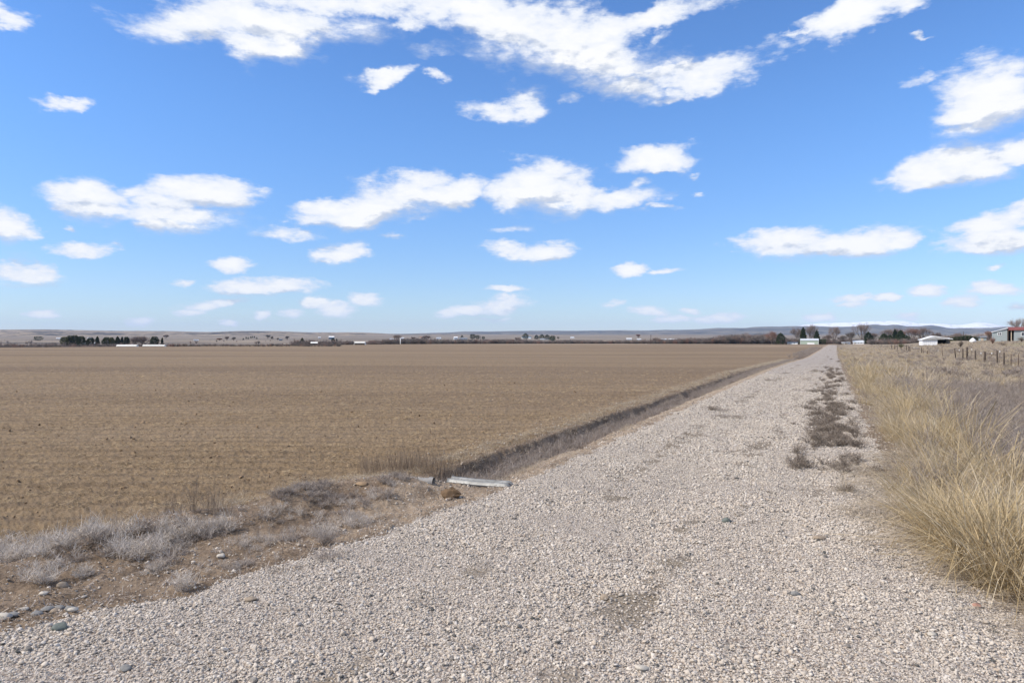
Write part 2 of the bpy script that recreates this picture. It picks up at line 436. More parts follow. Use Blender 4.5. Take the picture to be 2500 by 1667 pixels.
def mat_field():
    m, t, b = new_mat('ploughed_soil'); p = geo(t)
    row = t.noise(t.vm('MULTIPLY', p, (.16, 1.0, 1.0)), .35, 6, .62)
    n = t.noise(p, 3.0, 6, .7)
    fine = t.noise(t.vm('MULTIPLY', p, (.6, 1.0, 1.0)), 26, 5, .75)
    far = t.noise(t.vm('MULTIPLY', p, (.10, 1.0, 1.0)), .028, 5, .6)
    col = t.ramp(t.math('ADD', t.math('MULTIPLY', n, .45), t.math('MULTIPLY', fine, .55)), [(.32, (.112, .077, .043)), (.5, (.238, .168, .097)), (.68, (.355, .256, .153))])
    col = t.mix(t.smooth(fine, .60, .74), col, (.42, .325, .215))
    col = t.mix(t.math('MULTIPLY', t.smooth(row, .38, .66), .5), col, (.27, .20, .13))
    fy = t.sep(p)[1]
    fur = t.math('SINE', t.math('ADD', t.math('MULTIPLY', fy, 8.2), t.math('MULTIPLY', t.noise(t.vm('MULTIPLY', p, (.25, 1, 1)), .8, 3), 9.0)))
    col = t.mix(t.math('MULTIPLY', t.smooth(fur, -.2, 1.0), .42), col, (.13, .09, .055))
    col = t.mix(t.math('MULTIPLY', t.smooth(far, .45, .60), .55), col, (.145, .10, .064))
    x, y, z = t.sep(p)
    # pale tracks that cross the far end of the field
    yy = t.math('ADD', y, t.math('MULTIPLY', t.noise(p, .01, 2), 14))
    def band(a0, a1): return t.math('MULTIPLY', t.smooth(yy, a0, a0 + 5), t.math('SUBTRACT', 1.0, t.smooth(yy, a1, a1 + 5)))
    tr = t.math('MULTIPLY', band(425, 445), t.smooth(x, 120, 150))
    tr = t.math('MAXIMUM', tr, t.math('MULTIPLY', t.smooth(yy, 640, 670), t.smooth(x, -90, -60)))
    col = t.mix(t.math('MULTIPLY', tr, .8), col, (.55, .43, .31))
    t.put(b.inputs['Base Color'], col)
    bump(t, b, t.math('ADD', t.math('MULTIPLY', fine, 1.0), n), .05, .9)
    return m
def mat_ground():
    m, t, b = new_mat('bare_dirt'); p = geo(t)
    n = t.noise(p, 1.6, 6, .65); f = t.noise(p, 22, 5, .75); g = t.noise(p, 90, 2, .6)
    col = t.ramp(t.math('ADD', t.math('MULTIPLY', n, .5), t.math('MULTIPLY', f, .5)), [(.35, (.10, .070, .047)), (.46, (.19, .138, .093)), (.54, (.25, .185, .128)), (.66, (.36, .28, .20))])
    rot = t.node('ShaderNodeVectorRotate', rotation_type='Z_AXIS'); t.put(rot.inputs['Vector'], p); rot.inputs['Angle'].default_value = RA
    v, u, _ = t.sep(rot.outputs[0])
    # packed sandy shoulder beside the gravel
    sh = t.math('MULTIPLY', t.smooth(v, -6.3, -5.8), t.smooth(u, 5.5, 8.5))
    sh = t.math('MULTIPLY', sh, t.math('SUBTRACT', 1.0, t.smooth(v, -3, -2)))
    sh = t.math('MULTIPLY', sh, t.smooth(n, .30, .55))
    col = t.mix(t.math('MULTIPLY', sh, .8), col, t.mix(t.smooth(f, .4, .6), (.33, .25, .175), (.46, .365, .27)))
    # grass litter to the right of the road and over the far land
    lit = t.smooth(v, .7, 2.0)
    gn = t.noise(p, .12, 5, .65)
    gcol = t.mix(t.smooth(f, .4, .65), (.20, .155, .105), (.40, .32, .22))
    gcol = t.mix(t.math('MULTIPLY', t.smooth(gn, .5, .62), .55), gcol, (.19, .155, .14))
    col = t.mix(lit, col, gcol)
    x, y, z = t.sep(p)
    wide = t.noise(t.vm('MULTIPLY', p, (.10, 1.0, 1.0)), .011, 5, .62)
    fcol = t.ramp(wide, [(.36, (.06, .055, .05)), (.43, (.24, .19, .14)), (.48, (.12, .10, .085)), (.53, (.36, .29, .21)), (.58, (.20, .17, .145)), (.64, (.08, .07, .06))])
    bnd = t.math('MULTIPLY', t.smooth(y, 420, 700), 1.0)
    col = t.mix(bnd, col, fcol)
    grn = t.math('MULTIPLY', t.smooth(t.noise(p, .03, 3, .5), .5, .6), t.math('MULTIPLY', t.smooth(v, 38, 50), .5))
    col = t.mix(grn, col, (.24, .235, .10))
    t.put(b.inputs['Base Color'], col)
    bump(t, b, t.math('ADD', f, t.math('MULTIPLY', g, .4)), .04, .9)
    return m
def mat_hill():
    m, t, b = new_mat('dry_hillside'); p = geo(t)
    n = t.noise(t.vm('MULTIPLY', p, (.45, .8, 4)), .0042, 7, .6); n2 = t.noise(p, .012, 5, .6)
    c = t.ramp(n, [(.38, (.025, .026, .028)), (.45, (.09, .075, .06)), (.50, (.32, .25, .175)), (.57, (.17, .135, .10)), (.66, (.40, .315, .22))])
    c = t.mix(t.math('MULTIPLY', t.smooth(n2, .5, .7), .5), c, (.11, .095, .075))
    t.put(b.inputs['Base Color'], c); return m
def mat_foothill():
    m, t, b = new_mat('distant_foothill'); p = geo(t)
    n = t.noise(t.vm('MULTIPLY', p, (.5, .8, 4)), .003, 6, .6)
    t.put(b.inputs['Base Color'], t.ramp(n, [(.38, (.045, .045, .04)), (.5, (.10, .09, .075)), (.58, (.19, .165, .13)), (.66, (.10, .09, .07))])); return m
def mat_mountain():
    m, t, b = new_mat('snowy_mountain'); p = geo(t)
    x, y, z = t.sep(p)
    n = t.noise(p, .0016, 7, .65); n2 = t.noise(t.vm('MULTIPLY', p, (1, 1, 3)), .006, 5, .6)
    s = t.smooth(t.math('ADD', z, t.math('MULTIPLY_ADD', n, 260, -130)), 230, 300)
    s = t.math('MULTIPLY', s, t.smooth(n2, .30, .46))
    c = t.mix(s, (.11, .10, .09), (.86, .87, .90))
    t.put(b.inputs['Base Color'], c); return m
def rand_mat(name, stops, rough=.85, spec=.2, transl=0.0, speck=None, interp='LINEAR', nscale=40):
    m, t, b = new_mat(name)
    r = t.node('ShaderNodeObjectInfo').outputs['Random']
    g = t.node('ShaderNodeNewGeometry').outputs['Random Per Island']
    if transl:      # many blades in one clump: vary each blade
        r = t.math('FRACT', t.math('ADD', t.math('MULTIPLY', r, 1.0), t.math('MULTIPLY', g, .7)))
    c = t.ramp(r, stops, interp)
    tc = t.node('ShaderNodeTexCoord').outputs['Object']
    n = t.noise(tc, nscale, 4, .65)
    if speck: c = t.mix(t.math('MULTIPLY', t.smooth(n, .52, .68), speck[1]), c, speck[0])
    t.put(b.inputs['Base Color'], c); b.inputs['Roughness'].default_value = rough; b.inputs['Specular IOR Level'].default_value = spec
    if transl:
        tr = t.node('ShaderNodeBsdfTranslucent'); t.put(tr.inputs['Color'], c)
        mx = t.node('ShaderNodeMixShader'); mx.inputs[0].default_value = transl
        t.l.new(b.outputs[0], mx.inputs[1]); t.l.new(tr.outputs[0], mx.inputs[2])
        t.l.new(mx.outputs[0], t.n['Material Output'].inputs['Surface'])
    return m
M = dict(
 gravel=mat_gravel(), field=mat_field(), ground=mat_ground(), hill=mat_hill(), foothill=mat_foothill(), mountain=mat_mountain(),
 stone=rand_mat('limestone_pebble', [(0, (0.071, 0.074, 0.072)), (.04, (0.172, 0.159, 0.144)), (.13, (0.324, 0.292, 0.255)), (.22, (0.497, 0.440, 0.374)), (.38, (0.437, 0.371, 0.302)), (.52, (0.588, 0.529, 0.456)), (.66, (0.477, 0.411, 0.336)), (.78, (0.538, 0.495, 0.447)), (.9, (0.640, 0.574, 0.490)), (1, (0.385, 0.307, 0.231))], speck=((.30, .25, .20), .4), nscale=1.6),
 clod=rand_mat('soil_clod', [(0, (.13, .083, .047)), (.5, (.22, .148, .088)), (1, (.32, .225, .14))], speck=((.10, .065, .04), .5), nscale=1.5),
 darkstone=rand_mat('dark_pebble', [(0, (.10, .115, .11)), (.5, (.20, .20, .20)), (1, (.30, .28, .25))], speck=((.3, .3, .28), .3), nscale=2),
 gold=rand_mat('golden_straw', [(0, (.27, .195, .10)), (.3, (.50, .385, .215)), (.6, (.66, .54, .35)), (.85, (.40, .31, .19)), (1, (.78, .69, .53))], transl=.28),
 tan=rand_mat('tan_straw', [(0, (.28, .22, .155)), (.3, (.46, .375, .275)), (.6, (.60, .51, .39)), (.85, (.40, .335, .255)), (1, (.74, .66, .54))], transl=.28),
 mauve=rand_mat('dead_grey_weed', [(0, (.20, .165, .14)), (.4, (.33, .28, .245)), (.8, (.44, .385, .34)), (1, (.27, .21, .165))], transl=.15),
 frost=rand_mat('pale_grey_weed', [(0, (.34, .29, .24)), (.4, (.54, .48, .42)), (.8, (.70, .64, .58)), (1, (.40, .33, .26))], transl=.15),
 brown=rand_mat('brown_weed', [(0, (.12, .097, .076)), (.5, (.21, .172, .138)), (1, (.32, .265, .215))], transl=.1),
 reed=rand_mat('brown_reed', [(0, (.17, .125, .09)), (.5, (.27, .205, .15)), (1, (.38, .30, .22))], transl=.1),
 straw=rand_mat('straw_litter', [(0, (.33, .24, .13)), (.5, (.47, .355, .21)), (1, (.64, .51, .33))], transl=.15),
 twig=rand_mat('bare_twigs', [(0, (.15, .115, .10)), (.5, (.25, .195, .17)), (1, (.33, .27, .235))], transl=.05),
 brushtwig=rand_mat('brush_twigs', [(0, (.085, .074, .07)), (.35, (.15, .13, .12)), (.7, (.22, .195, .175)), (1, (.27, .235, .20))], transl=.05),
 redtwig=rand_mat('reddish_twigs', [(0, (.19, .11, .085)), (.5, (.28, .17, .13)), (1, (.34, .22, .17))], transl=.05),
 bark=simple('bark', (.16, .13, .11), .95, .3, 2),
 needle=rand_mat('evergreen_needles', [(0, (.018, .030, .014)), (.5, (.034, .052, .022)), (1, (.060, .078, .034))], transl=.1),
 olive=rand_mat('olive_foliage', [(0, (.055, .065, .028)), (.5, (.09, .10, .042)), (1, (.13, .135, .06))], transl=.1),
 white=simple('white_painted_metal', (.80, .81, .82), .5, .04, 1), cream=simple('cream_siding', (.62, .57, .47), .7, .06),
 snowroof=simple('pale_metal_roof', (.56, .60, .64), .4, .05), greyroof=simple('grey_shingle_roof', (.22, .23, .25), .8, .12),
 green=simple('pale_green_siding', (.37, .44, .365), .7, .06), blue=simple('blue_grey_siding', (.30, .345, .355), .7, .07),
 red=simple('rust_red_roof', (.22, .07, .055), .6, .15), dark=simple('painted_shade', (.018, .017, .016), .9, .1),  # dark: near-black base colour stands in for shade inside openings
 glass=simple('window_glass', (.05, .06, .075), .15, .1, spec=.6), wood=simple('weathered_wood', (.075, .058, .047), .9, .3, 8), palewood=simple('pale_timber', (.5, .42, .32), .8, .1),
 steel=simple('galvanised_steel', (.20, .205, .205), .5, .35, 9, metal=.25, spec=.4), rust=simple('rusty_steel', (.10, .07, .055), .8, .3, 20), tip=simple('white_tip_paint', (.85, .85, .85), .6, .03),
 concrete=simple('grey_concrete', (.27, .26, .25), .85, .2, 12, bmp=.01), bluewall=simple('dark_blue_siding', (.10, .16, .24), .7, .08), orange=simple('orange_brick', (.38, .20, .13), .8, .15),
 hay=simple('pale_canvas_cover', (.78, .77, .72), .7, .05), yellow=simple('yellow_hay', (.46, .38, .14), .9, .25, 5),
)

# ------------------------------------------------------------------ the land as one polar sheet cut into ground / gravel_road / field
def build_land():
    pys = np.concatenate([np.linspace(1100, 300, 330), np.linspace(298, 40, 250), np.linspace(39.4, 12, 50)])   # pixels below the horizon
    r1 = CAMH * F / pys
    r = np.concatenate([[0.6, 1.2, 1.9, 2.6], r1[r1 > 3.0], np.geomspace(r1[-1] * 1.03, 5200, 90)])
    core = np.radians(np.linspace(-43, 43, 1000))
    rest = np.radians(np.concatenate([np.linspace(43.6, 60, 40), np.linspace(61, 300, 150), np.linspace(300.5, 316.4, 40)]))
    az = np.concatenate([core, rest]); nA = len(az); nR = len(r)
    R, A = np.meshgrid(r, az, indexing='ij')
    jit = 1 + (rng.random(R.shape) - .5) * .0018
    # far rings follow planes of constant y so the far lines stay level
    X = R * np.sin(A) * jit; Y = R * np.cos(A) * jit
    Z = np.zeros_like(X)
    for i in range(0, nR, 60):
        Z[i:i + 60] = H(X[i:i + 60], Y[i:i + 60])
    V = np.stack([X, Y, Z], -1).reshape(-1, 3)
    V = np.vstack([V, [[0, 0, 0]]]); c0 = nR * nA
    i, j = np.meshgrid(np.arange(nR - 1), np.arange(nA), indexing='ij')
    j2 = (j + 1) % nA
    Q = np.stack([i * nA + j, i * nA + j2, (i + 1) * nA + j2, (i + 1) * nA + j], -1).reshape(-1, 4)[:, ::-1]
    cen = V[Q].mean(1); reg = region(cen[:, 0], cen[:, 1])
    jj = np.arange(nA); T = np.stack([np.full(nA, c0), (jj + 1) % nA, jj], -1)
    for k, nm, mt in ((0, 'ground', 'ground'), (1, 'gravel_road', 'gravel'), (2, 'field', 'field')):
        q = Q[reg == k]; fs = [q]
        if k == 1: fs.append(T)
        used = np.unique(np.concatenate([f.ravel() for f in fs]))
        mp = np.full(len(V), -1, np.int64); mp[used] = np.arange(len(used))
        me = mesh_np(nm, V[used], [mp[f] for f in fs], M[mt], True)
        if k == 1:
            uu, vv = uv(V[used][:, 0], V[used][:, 1]); a_ = me.attributes.new('worn', 'FLOAT', 'POINT')
            a_.data.foreach_set('value', patchy(uu, vv).astype(np.float32))
        tag(link(nm, me), kind='structure')
build_land()

# ------------------------------------------------------------------ hills and snowy mountains
def ridge(name, prof, d0, d1, mat, amp, seed, depth=.25, nA=900, nR=60, zb=None):
    px = np.linspace(prof[0][0], prof[-1][0], nA)
    top = np.interp(px, [p[0] for p in prof], [p[1] for p in prof])
    k = np.ones(9) / 9; top = np.convolve(np.pad(top, 4, 'edge'), k, 'valid')
    t = np.concatenate([np.linspace(0, 1, nR), 1 + np.linspace(.05, depth, 10)])
    PX, T = np.meshgrid(px, t)
    Yd = d0 + (d1 - d0) * T; X = (PX - 1250) / F * Yd
    zr = CAMH + (830 - top) / F * d1
    zb = -8 if zb is None else zb
    tt = np.clip(T, 0, 1)
    s = tt ** 1.25
    n = fbm(X / (d1 * .030) + seed, Yd / (d1 * .05), 5, .55, True) * amp + fbm(X / (d1 * .10) + seed, Yd / (d1 * .1), 3) * amp * .8
    Z = zb + (zr - zb) * s + n * (tt * (1.0 - tt) * 4) ** .6 * (tt < 1) - np.maximum(T - 1, 0) * (zr - zb) * 3
    Z += np.where(np.abs(T - 1) < .04, fbm(X / (d1 * .01), T * 0 + seed, 3) * amp * .08, 0)
    nT = len(t)
    V = np.stack([X, Yd, Z], -1).reshape(-1, 3)
    i, j = np.meshgrid(np.arange(nT - 1), np.arange(nA - 1), indexing='ij')
    Q = np.stack([i * nA + j, i * nA + j + 1, (i + 1) * nA + j + 1, (i + 1) * nA + j], -1).reshape(-1, 4)
    tag(link(name, mesh_np(name, V, Q, mat, True)), kind='structure')
ridge('hills', [(-900, 806), (-300, 806), (0, 804.5), (110, 804), (200, 806), (280, 807.5), (420, 808), (480, 810), (520, 810.5), (560, 808.5), (600, 807.5), (690, 808.5), (740, 811.5), (800, 811.5), (860, 811), (900, 812), (950, 815), (1050, 815.5), (1250, 817), (1500, 820), (1700, 824), (2100, 828), (2240, 824), (2362, 817), (2423, 810), (2500, 806), (2700, 803), (3300, 800)],
      2300, 5600, M['hill'], 10, 3.0)
ridge('hills', [(700, 822), (1000, 815), (1060, 812.5), (1105, 811.5), (1125, 809), (1200, 809), (1260, 808), (1330, 807), (1400, 807.6), (1520, 806), (1580, 807), (1622, 805), (1650, 805.5), (1700, 804), (1735, 802), (1750, 800), (1770, 801), (1800, 800), (1815, 801.5), (1840, 798), (1880, 797), (1900, 797.5), (1930, 796), (1990, 796), (2040, 798), (2085, 797), (2110, 794), (2140, 791), (2156, 795), (2175, 793), (2195, 792), (2210, 797), (2250, 796), (2275, 793.5), (2300, 797.5), (2320, 802), (2350, 800.5), (2380, 801), (2400, 802), (2440, 798), (2460, 797), (2500, 800), (2700, 803), (3300, 806)],
      5800, 10500, M['foothill'], 16, 9.0)
ridge('mountains', [(1900, 800), (1940, 797), (1970, 792), (2000, 789.5), (2040, 788), (2080, 787), (2130, 784.5), (2170, 783.5), (2203, 783.5), (2220, 786), (2240, 789), (2300, 790.5), (2340, 793), (2355, 792), (2375, 788.5), (2390, 786.5), (2402, 787.5), (2420, 790), (2450, 796), (2470, 800), (2600, 808)],
      11500, 18000, M['mountain'], 42, 4.0)

# ------------------------------------------------------------------ instanced stuff
def proto_coll(name, meshes):
    c = bpy.data.collections.new(name)
    for i, me in enumerate(meshes):
        c.objects.link(bpy.data.objects.new('%s_%02d' % (name, i), me))
    return c
def scatter(name, P, rot, scl, coll, nprot, label=None, cat=None):
    n = len(P)
    me = bpy.data.meshes.new(name); me.vertices.add(n); me.vertices.foreach_set('co', np.asarray(P, np.float32).ravel())
    def attr(nm, typ, fld, data):
        a = me.attributes.new(nm, typ, 'POINT'); a.data.foreach_set(fld, data)
    attr('rot', 'FLOAT_VECTOR', 'vector', np.asarray(rot, np.float32).ravel())
    attr('scl', 'FLOAT_VECTOR', 'vector', np.asarray(scl, np.float32).ravel())
    attr('pid', 'INT', 'value', rng.integers(0, nprot, n).astype(np.int32))
    o = link(name, me)
    ng = bpy.data.node_groups.new('scatter_' + name, 'GeometryNodeTree')
    ng.interface.new_socket('Geometry', in_out='INPUT', socket_type='NodeSocketGeometry')
    ng.interface.new_socket('Geometry', in_out='OUTPUT', socket_type='NodeSocketGeometry')
    N = ng.nodes; L = ng.links
    gi = N.new('NodeGroupInput'); go = N.new('NodeGroupOutput')
    ip = N.new('GeometryNodeInstanceOnPoints'); ci = N.new('GeometryNodeCollectionInfo')
    ci.inputs['Collection'].default_value = coll; ci.inputs['Separate Children'].default_value = True; ci.inputs['Reset Children'].default_value = True
    def na(nm, typ):
        a = N.new('GeometryNodeInputNamedAttribute'); a.data_type = typ; a.inputs['Name'].default_value = nm; return a.outputs['Attribute']
    e2r = N.new('FunctionNodeEulerToRotation'); L.new(na('rot', 'FLOAT_VECTOR'), e2r.inputs[0])
    L.new(gi.outputs[0], ip.inputs['Points']); L.new(ci.outputs[0], ip.inputs['Instance'])
    ip.inputs['Pick Instance'].default_value = True
    L.new(na('pid', 'INT'), ip.inputs['Instance Index']); L.new(e2r.outputs[0], ip.inputs['Rotation']); L.new(na('scl', 'FLOAT_VECTOR'), ip.inputs['Scale'])
    L.new(ip.outputs[0], go.inputs[0])
    md = o.modifiers.new('scatter', 'NODES'); md.node_group = ng
    tag(o, label, cat, kind='stuff')
    return o

_ico = None
def ico_mesh(seed, mat, sub=1, flat=.62, rough=.28, smooth=True):
    import bmesh
    bm = bmesh.new(); bmesh.ops.create_icosphere(bm, subdivisions=sub, radius=1)
    r = np.random.default_rng(seed)
    o = r.random(3) * 50; ax = np.array([1.0, .62 + .35 * r.random(), flat * (.75 + .5 * r.random())])
    # cut a few random planes so the stone gets facets
    pl = r.normal(size=(7, 3)); pl /= np.linalg.norm(pl, axis=1)[:, None]
    for v in bm.verts:
        c = np.array(v.co)
        for q in pl:
            dd = c @ q
            if dd > .70: c = c - q * (dd - .70) * .85
        nz = float(fbm(np.array([c[0] * 1.3 + o[0] + c[2]]), np.array([c[1] * 1.3 + o[1] - c[2]]), 2)[0])
        c = c * (1 + rough * nz) * ax
        v.co = c
    me = bpy.data.meshes.new('stone_shape'); bm.to_mesh(me); bm.free()
    if smooth: me.polygons.foreach_set('use_smooth', np.ones(len(me.polygons), bool))
    me.materials.append(mat)
    return me

def blades(n, rad, h, width, bend, lean, mat, seg=4, seed=0, spread=0.5, kink=0.0, hv=.35, head=0.0):
    """n curved strips: a grass clump"""
    r = np.random.default_rng(seed)
    a = r.random(n) * 2 * pi; q = np.sqrt(r.random(n)) * rad
    base = np.stack([np.cos(a) * q, np.sin(a) * q, np.full(n, -.04)], 1)
    ang = a + r.normal(0, .9, n); out = spread * (.25 + r.random(n)) * (0.3 + q / max(rad, 1e-6))
    dirv = np.stack([np.cos(ang) * out + lean[0], np.sin(ang) * out + lean[1], np.ones(n)], 1)
    dirv /= np.linalg.norm(dirv, axis=1)[:, None]
    L = h * (1 - hv + hv * 1.3 * r.random(n))
    bd = bend * (.2 + r.random(n) ** 2 * 1.6)
    bv = np.stack([np.cos(ang + r.normal(0, .5, n)), np.sin(ang + r.normal(0, .5, n)), -.55 * np.ones(n)], 1)
    bv[:, 0] += lean[0] * 1.0; bv[:, 1] += lean[1] * 1.0
    kk = r.random(n) < kink; kt = .35 + .4 * r.random(n); ka = r.random(n) * 2 * pi
    kd = np.stack([np.cos(ka), np.sin(ka), -.25 - .5 * r.random(n)], 1)
    wa = r.random(n) * pi; wv = np.stack([np.cos(wa), np.sin(wa), np.zeros(n)], 1)
    W = width * (.6 + .8 * r.random(n))
    V = np.zeros((n, seg + 1, 2, 3))
    for s in range(seg + 1):
        tt = s / seg
        c = base + dirv * (L * tt)[:, None] + bv * (L * bd * tt ** 2.2)[:, None]
        over = np.where(kk, np.maximum(tt - kt, 0), 0)
        c = c + (kd - dirv) * (L * over * .9)[:, None]
        ww = W * ((1 - tt) * .75 + .25) * (1.0 + head * (tt > .72) * 2.2)
        V[:, s, 0] = c - wv * ww[:, None] * .5; V[:, s, 1] = c + wv * ww[:, None] * .5
    V = V.reshape(-1, 3); k = np.arange(n)[:, None] * (seg + 1) * 2 + np.arange(seg)[None] * 2
    Q = np.stack([k, k + 1, k + 3, k + 2], -1).reshape(-1, 4)
    return mesh_np('clump', V, Q, mat)
def brush(nstem, ntwig, rad, h, width, mat, seed=0, fuzz=.22, flatten=1.0):
    """dead bushy weed: stems fanning out, many short twigs along each"""
    r = np.random.default_rng(seed); V = []; Q = []
    def strip(pts, w0, w1, wv):
        i = len(V)
        m = len(pts)
        for k, p in enumerate(pts):
            w = w0 + (w1 - w0) * k / (m - 1)
            V.append(p - wv * w / 2); V.append(p + wv * w / 2)
        for k in range(m - 1): Q.append((i + 2 * k, i + 2 * k + 1, i + 2 * k + 3, i + 2 * k + 2))
    for s in range(nstem):
        a = r.random() * 2 * pi; o = r.random() ** .6
        d = np.array([cos(a) * o * rad, sin(a) * o * rad, h * (1 - .45 * o * o) * (.7 + .4 * r.random())])
        b0 = np.array([cos(a), sin(a), 0]) * rad * .12 * r.random(); b0[2] = -.03
        curl = np.array([cos(a + 1), sin(a + 1), 0]) * rad * .25 * r.normal()
        pts = [b0 + d * t ** (1.0) + curl * t * t + np.array([0, 0, h * .10 * sin(pi * t)]) for t in np.linspace(0, 1, 4)]
        w = r.random() * pi; wv = np.array([cos(w), sin(w), 0.])
        strip(pts, width * 1.5, width * .7, wv)
        for k in range(ntwig):
            t = .18 + .82 * r.random(); p = b0 + d * t + curl * t * t + np.array([0, 0, h * .10 * sin(pi * t)])
            q = r.normal(size=3); q[2] = abs(q[2]) * .9 + .2; q /= np.linalg.norm(q)
            L = fuzz * (.5 + r.random()) * (1.15 - t * .5)
            q2 = q + r.normal(size=3) * .35
            w = r.random() * pi; wv = np.array([cos(w), sin(w), .2])
            strip([p, p + q * L * .5, p + q * L * .5 + q2 * L * .5], width, width * .4, wv)
    V = np.array(V); V[:, 2] *= flatten
    return mesh_np('weed', V, np.array(Q), mat)

def rpoints(n, x0, x1, y0, y1): return rng.uniform(x0, x1, n), rng.uniform(y0, y1, n)
def visible(x, y, marg=1.12): return (np.abs(x) < y * .75 * marg + .8)
def rrot(n, tilt=.15):
    return np.stack([rng.normal(0, tilt, n), rng.normal(0, tilt, n), rng.random(n) * 2 * pi], 1)


def gravel():
    pr = [ico_mesh(100 + i, M['stone'], 2 if i < 4 else 1, .60, .3, i % 3 != 0) for i in range(12)]
    # subdivisions=1 stones are the small faceted ones
    coll = proto_coll('pebbles', pr)
    X = []; Y = []; S = []
    for (d0, d1, dens, s0) in ((3.6, 6.5, 4300, .0088), (6.5, 9.5, 3600, .0092), (9.5, 14, 2300, .0105), (14, 20, 1150, .0133), (20, 30, 520, .0175), (30, 46, 190, .024), (46, 70, 60, .030)):
        xm = d1 * .80
        n = int(dens * (2 * xm) * (d1 - d0)); x, y = rpoints(n, -xm, xm, d0, d1)
        u, v = uv(x, y)
        k = visible(x, y) & (v > -10) & (v < 3); x, y, u, v = x[k], y[k], u[k], v[k]
        e = fbm(x * 1.3, y * 1.3, 4, .6) * .28 + fbm(x * 9, y * 9, 2) * .10
        inn = np.minimum(v - (vL(u) + e), (vR(u) + e * 1.2) - v)    # metres inside the road edge
        pr_ = np.clip(.5 + inn * 3.2, 0, 1) ** 1.3 * .97
        # sparse spill outside the edge
        pr_ = np.maximum(pr_, .09 * np.exp(-np.maximum(-inn, 0) / .55) + .035 * (inn > -4) * (inn > -9))
        pat = patchy(u, v)
        pr_ = pr_ * (1 - .80 * ss(.30, .58, pat)) * (1 - .85 * ss(28, 68, y))
        k = rng.random(len(x)) < pr_
        X.append(x[k]); Y.append(y[k])
        size = s0 * np.exp(rng.normal(0, .40, k.sum()))
        size *= 1 + .25 * np.clip(fbm(x[k] * .6, y[k] * .6, 2) * 2, -1, 1)
        S.append(size)
    x = np.concatenate(X); y = np.concatenate(Y); s = np.concatenate(S)
    big = rng.random(len(s)) < .006; s = np.where(big, s * 1.5, s); s = np.minimum(s, .034)
    z = H(x, y) + s * rng.uniform(-.25, .55, len(s))
    scl = np.stack([s, s, s * rng.uniform(.55, 1.0, len(s))], 1)
    scatter('gravel', np.stack([x, y, z], 1), rrot(len(x), .38), scl, coll, len(pr), 'pale limestone gravel covering the road', 'gravel')
    print('stones', len(x))
gravel()

def fieldstuff():
    # clods of soil
    cl = proto_coll('clods', [ico_mesh(300 + i, M['clod'], 2, .7, .6, False) for i in range(6)])
    X = []; Y = []; S = []
    for (d0, d1, dens, s0) in ((7, 13, 34, .015), (13, 22, 12, .018), (22, 45, 1.5, .024)):
        xm = d1 * .82; n = int(dens * (xm + 6) * (d1 - d0)); x, y = rpoints(n, -xm, 12, d0, d1)
        k = visible(x, y) & (region(x, y) == 2); x, y = x[k], y[k]
        k = rng.random(len(x)) < ss(-.3, .3, fbm(x * .8, y * 1.4, 3)); x, y = x[k], y[k]
        X.append(x); Y.append(y); S.append(s0 * np.exp(rng.normal(0, .42, len(x))))
    x, y, s = map(np.concatenate, (X, Y, S)); s = np.minimum(s, .11)
    scatter('soil_clods', np.stack([x, y, H(x, y) + s * .2], 1), rrot(len(x), .8), np.stack([s, s, s * .8], 1), cl, 6, 'brown soil clods strewn over the tilled field', 'soil')
    print('clods', len(x))
    # straw litter
    def litter(seed):
        r = np.random.default_rng(seed); n = 12; V = []; Q = []
        for i in range(n):
            c = np.array([r.uniform(-.16, .16), r.uniform(-.16, .16), r.uniform(.0, .03)])
            a = r.random() * 2 * pi; L = r.uniform(.02, .075); up = r.uniform(-.1, .55) if r.random() < .3 else r.uniform(-.1, .15)
            d = np.array([cos(a), sin(a), up]) * L; w = np.array([-sin(a), cos(a), r.uniform(-.3, .8)]) * r.uniform(.0015, .0035)
            k = len(V); V += [c - d - w, c + d - w, c + d + w, c - d + w]; Q.append((k, k + 1, k + 2, k + 3))
        return mesh_np('litter', np.array(V), np.array(Q), M['straw'])
    lc = proto_coll('litter', [litter(400 + i) for i in range(8)])
    X = []; Y = []; S = []
    for (d0, d1, dens, s0) in ((6.5, 12, 55, .52), (12, 20, 32, .65), (20, 34, 12, .9), (34, 60, 2.5, 1.2)):
        xm = d1 * .82; n = int(dens * (xm + 14) * (d1 - d0)); x, y = rpoints(n, -xm, 22, d0, d1)
        k = visible(x, y) & (region(x, y) == 2); x, y = x[k], y[k]
        u, v = uv(x, y)
        k = rng.random(len(x)) < np.maximum(ss(-.35, .35, fbm(x * .5, y * 1.6, 3, .6)), 1 - ss(0, 1.6, -7.4 - v)); x, y = x[k], y[k]
        X.append(x); Y.append(y); S.append(np.full(len(x), s0))
    x, y, s = map(np.concatenate, (X, Y, S)); s = s * np.exp(rng.normal(0, .25, len(s)))
    scatter('straw_litter', np.stack([x, y, H(x, y) + .012], 1), rrot(len(x), .12), np.stack([s, s, s], 1), lc, 8, 'pale chopped straw scattered over the brown field', 'straw')
    print('litter', len(x))
fieldstuff()

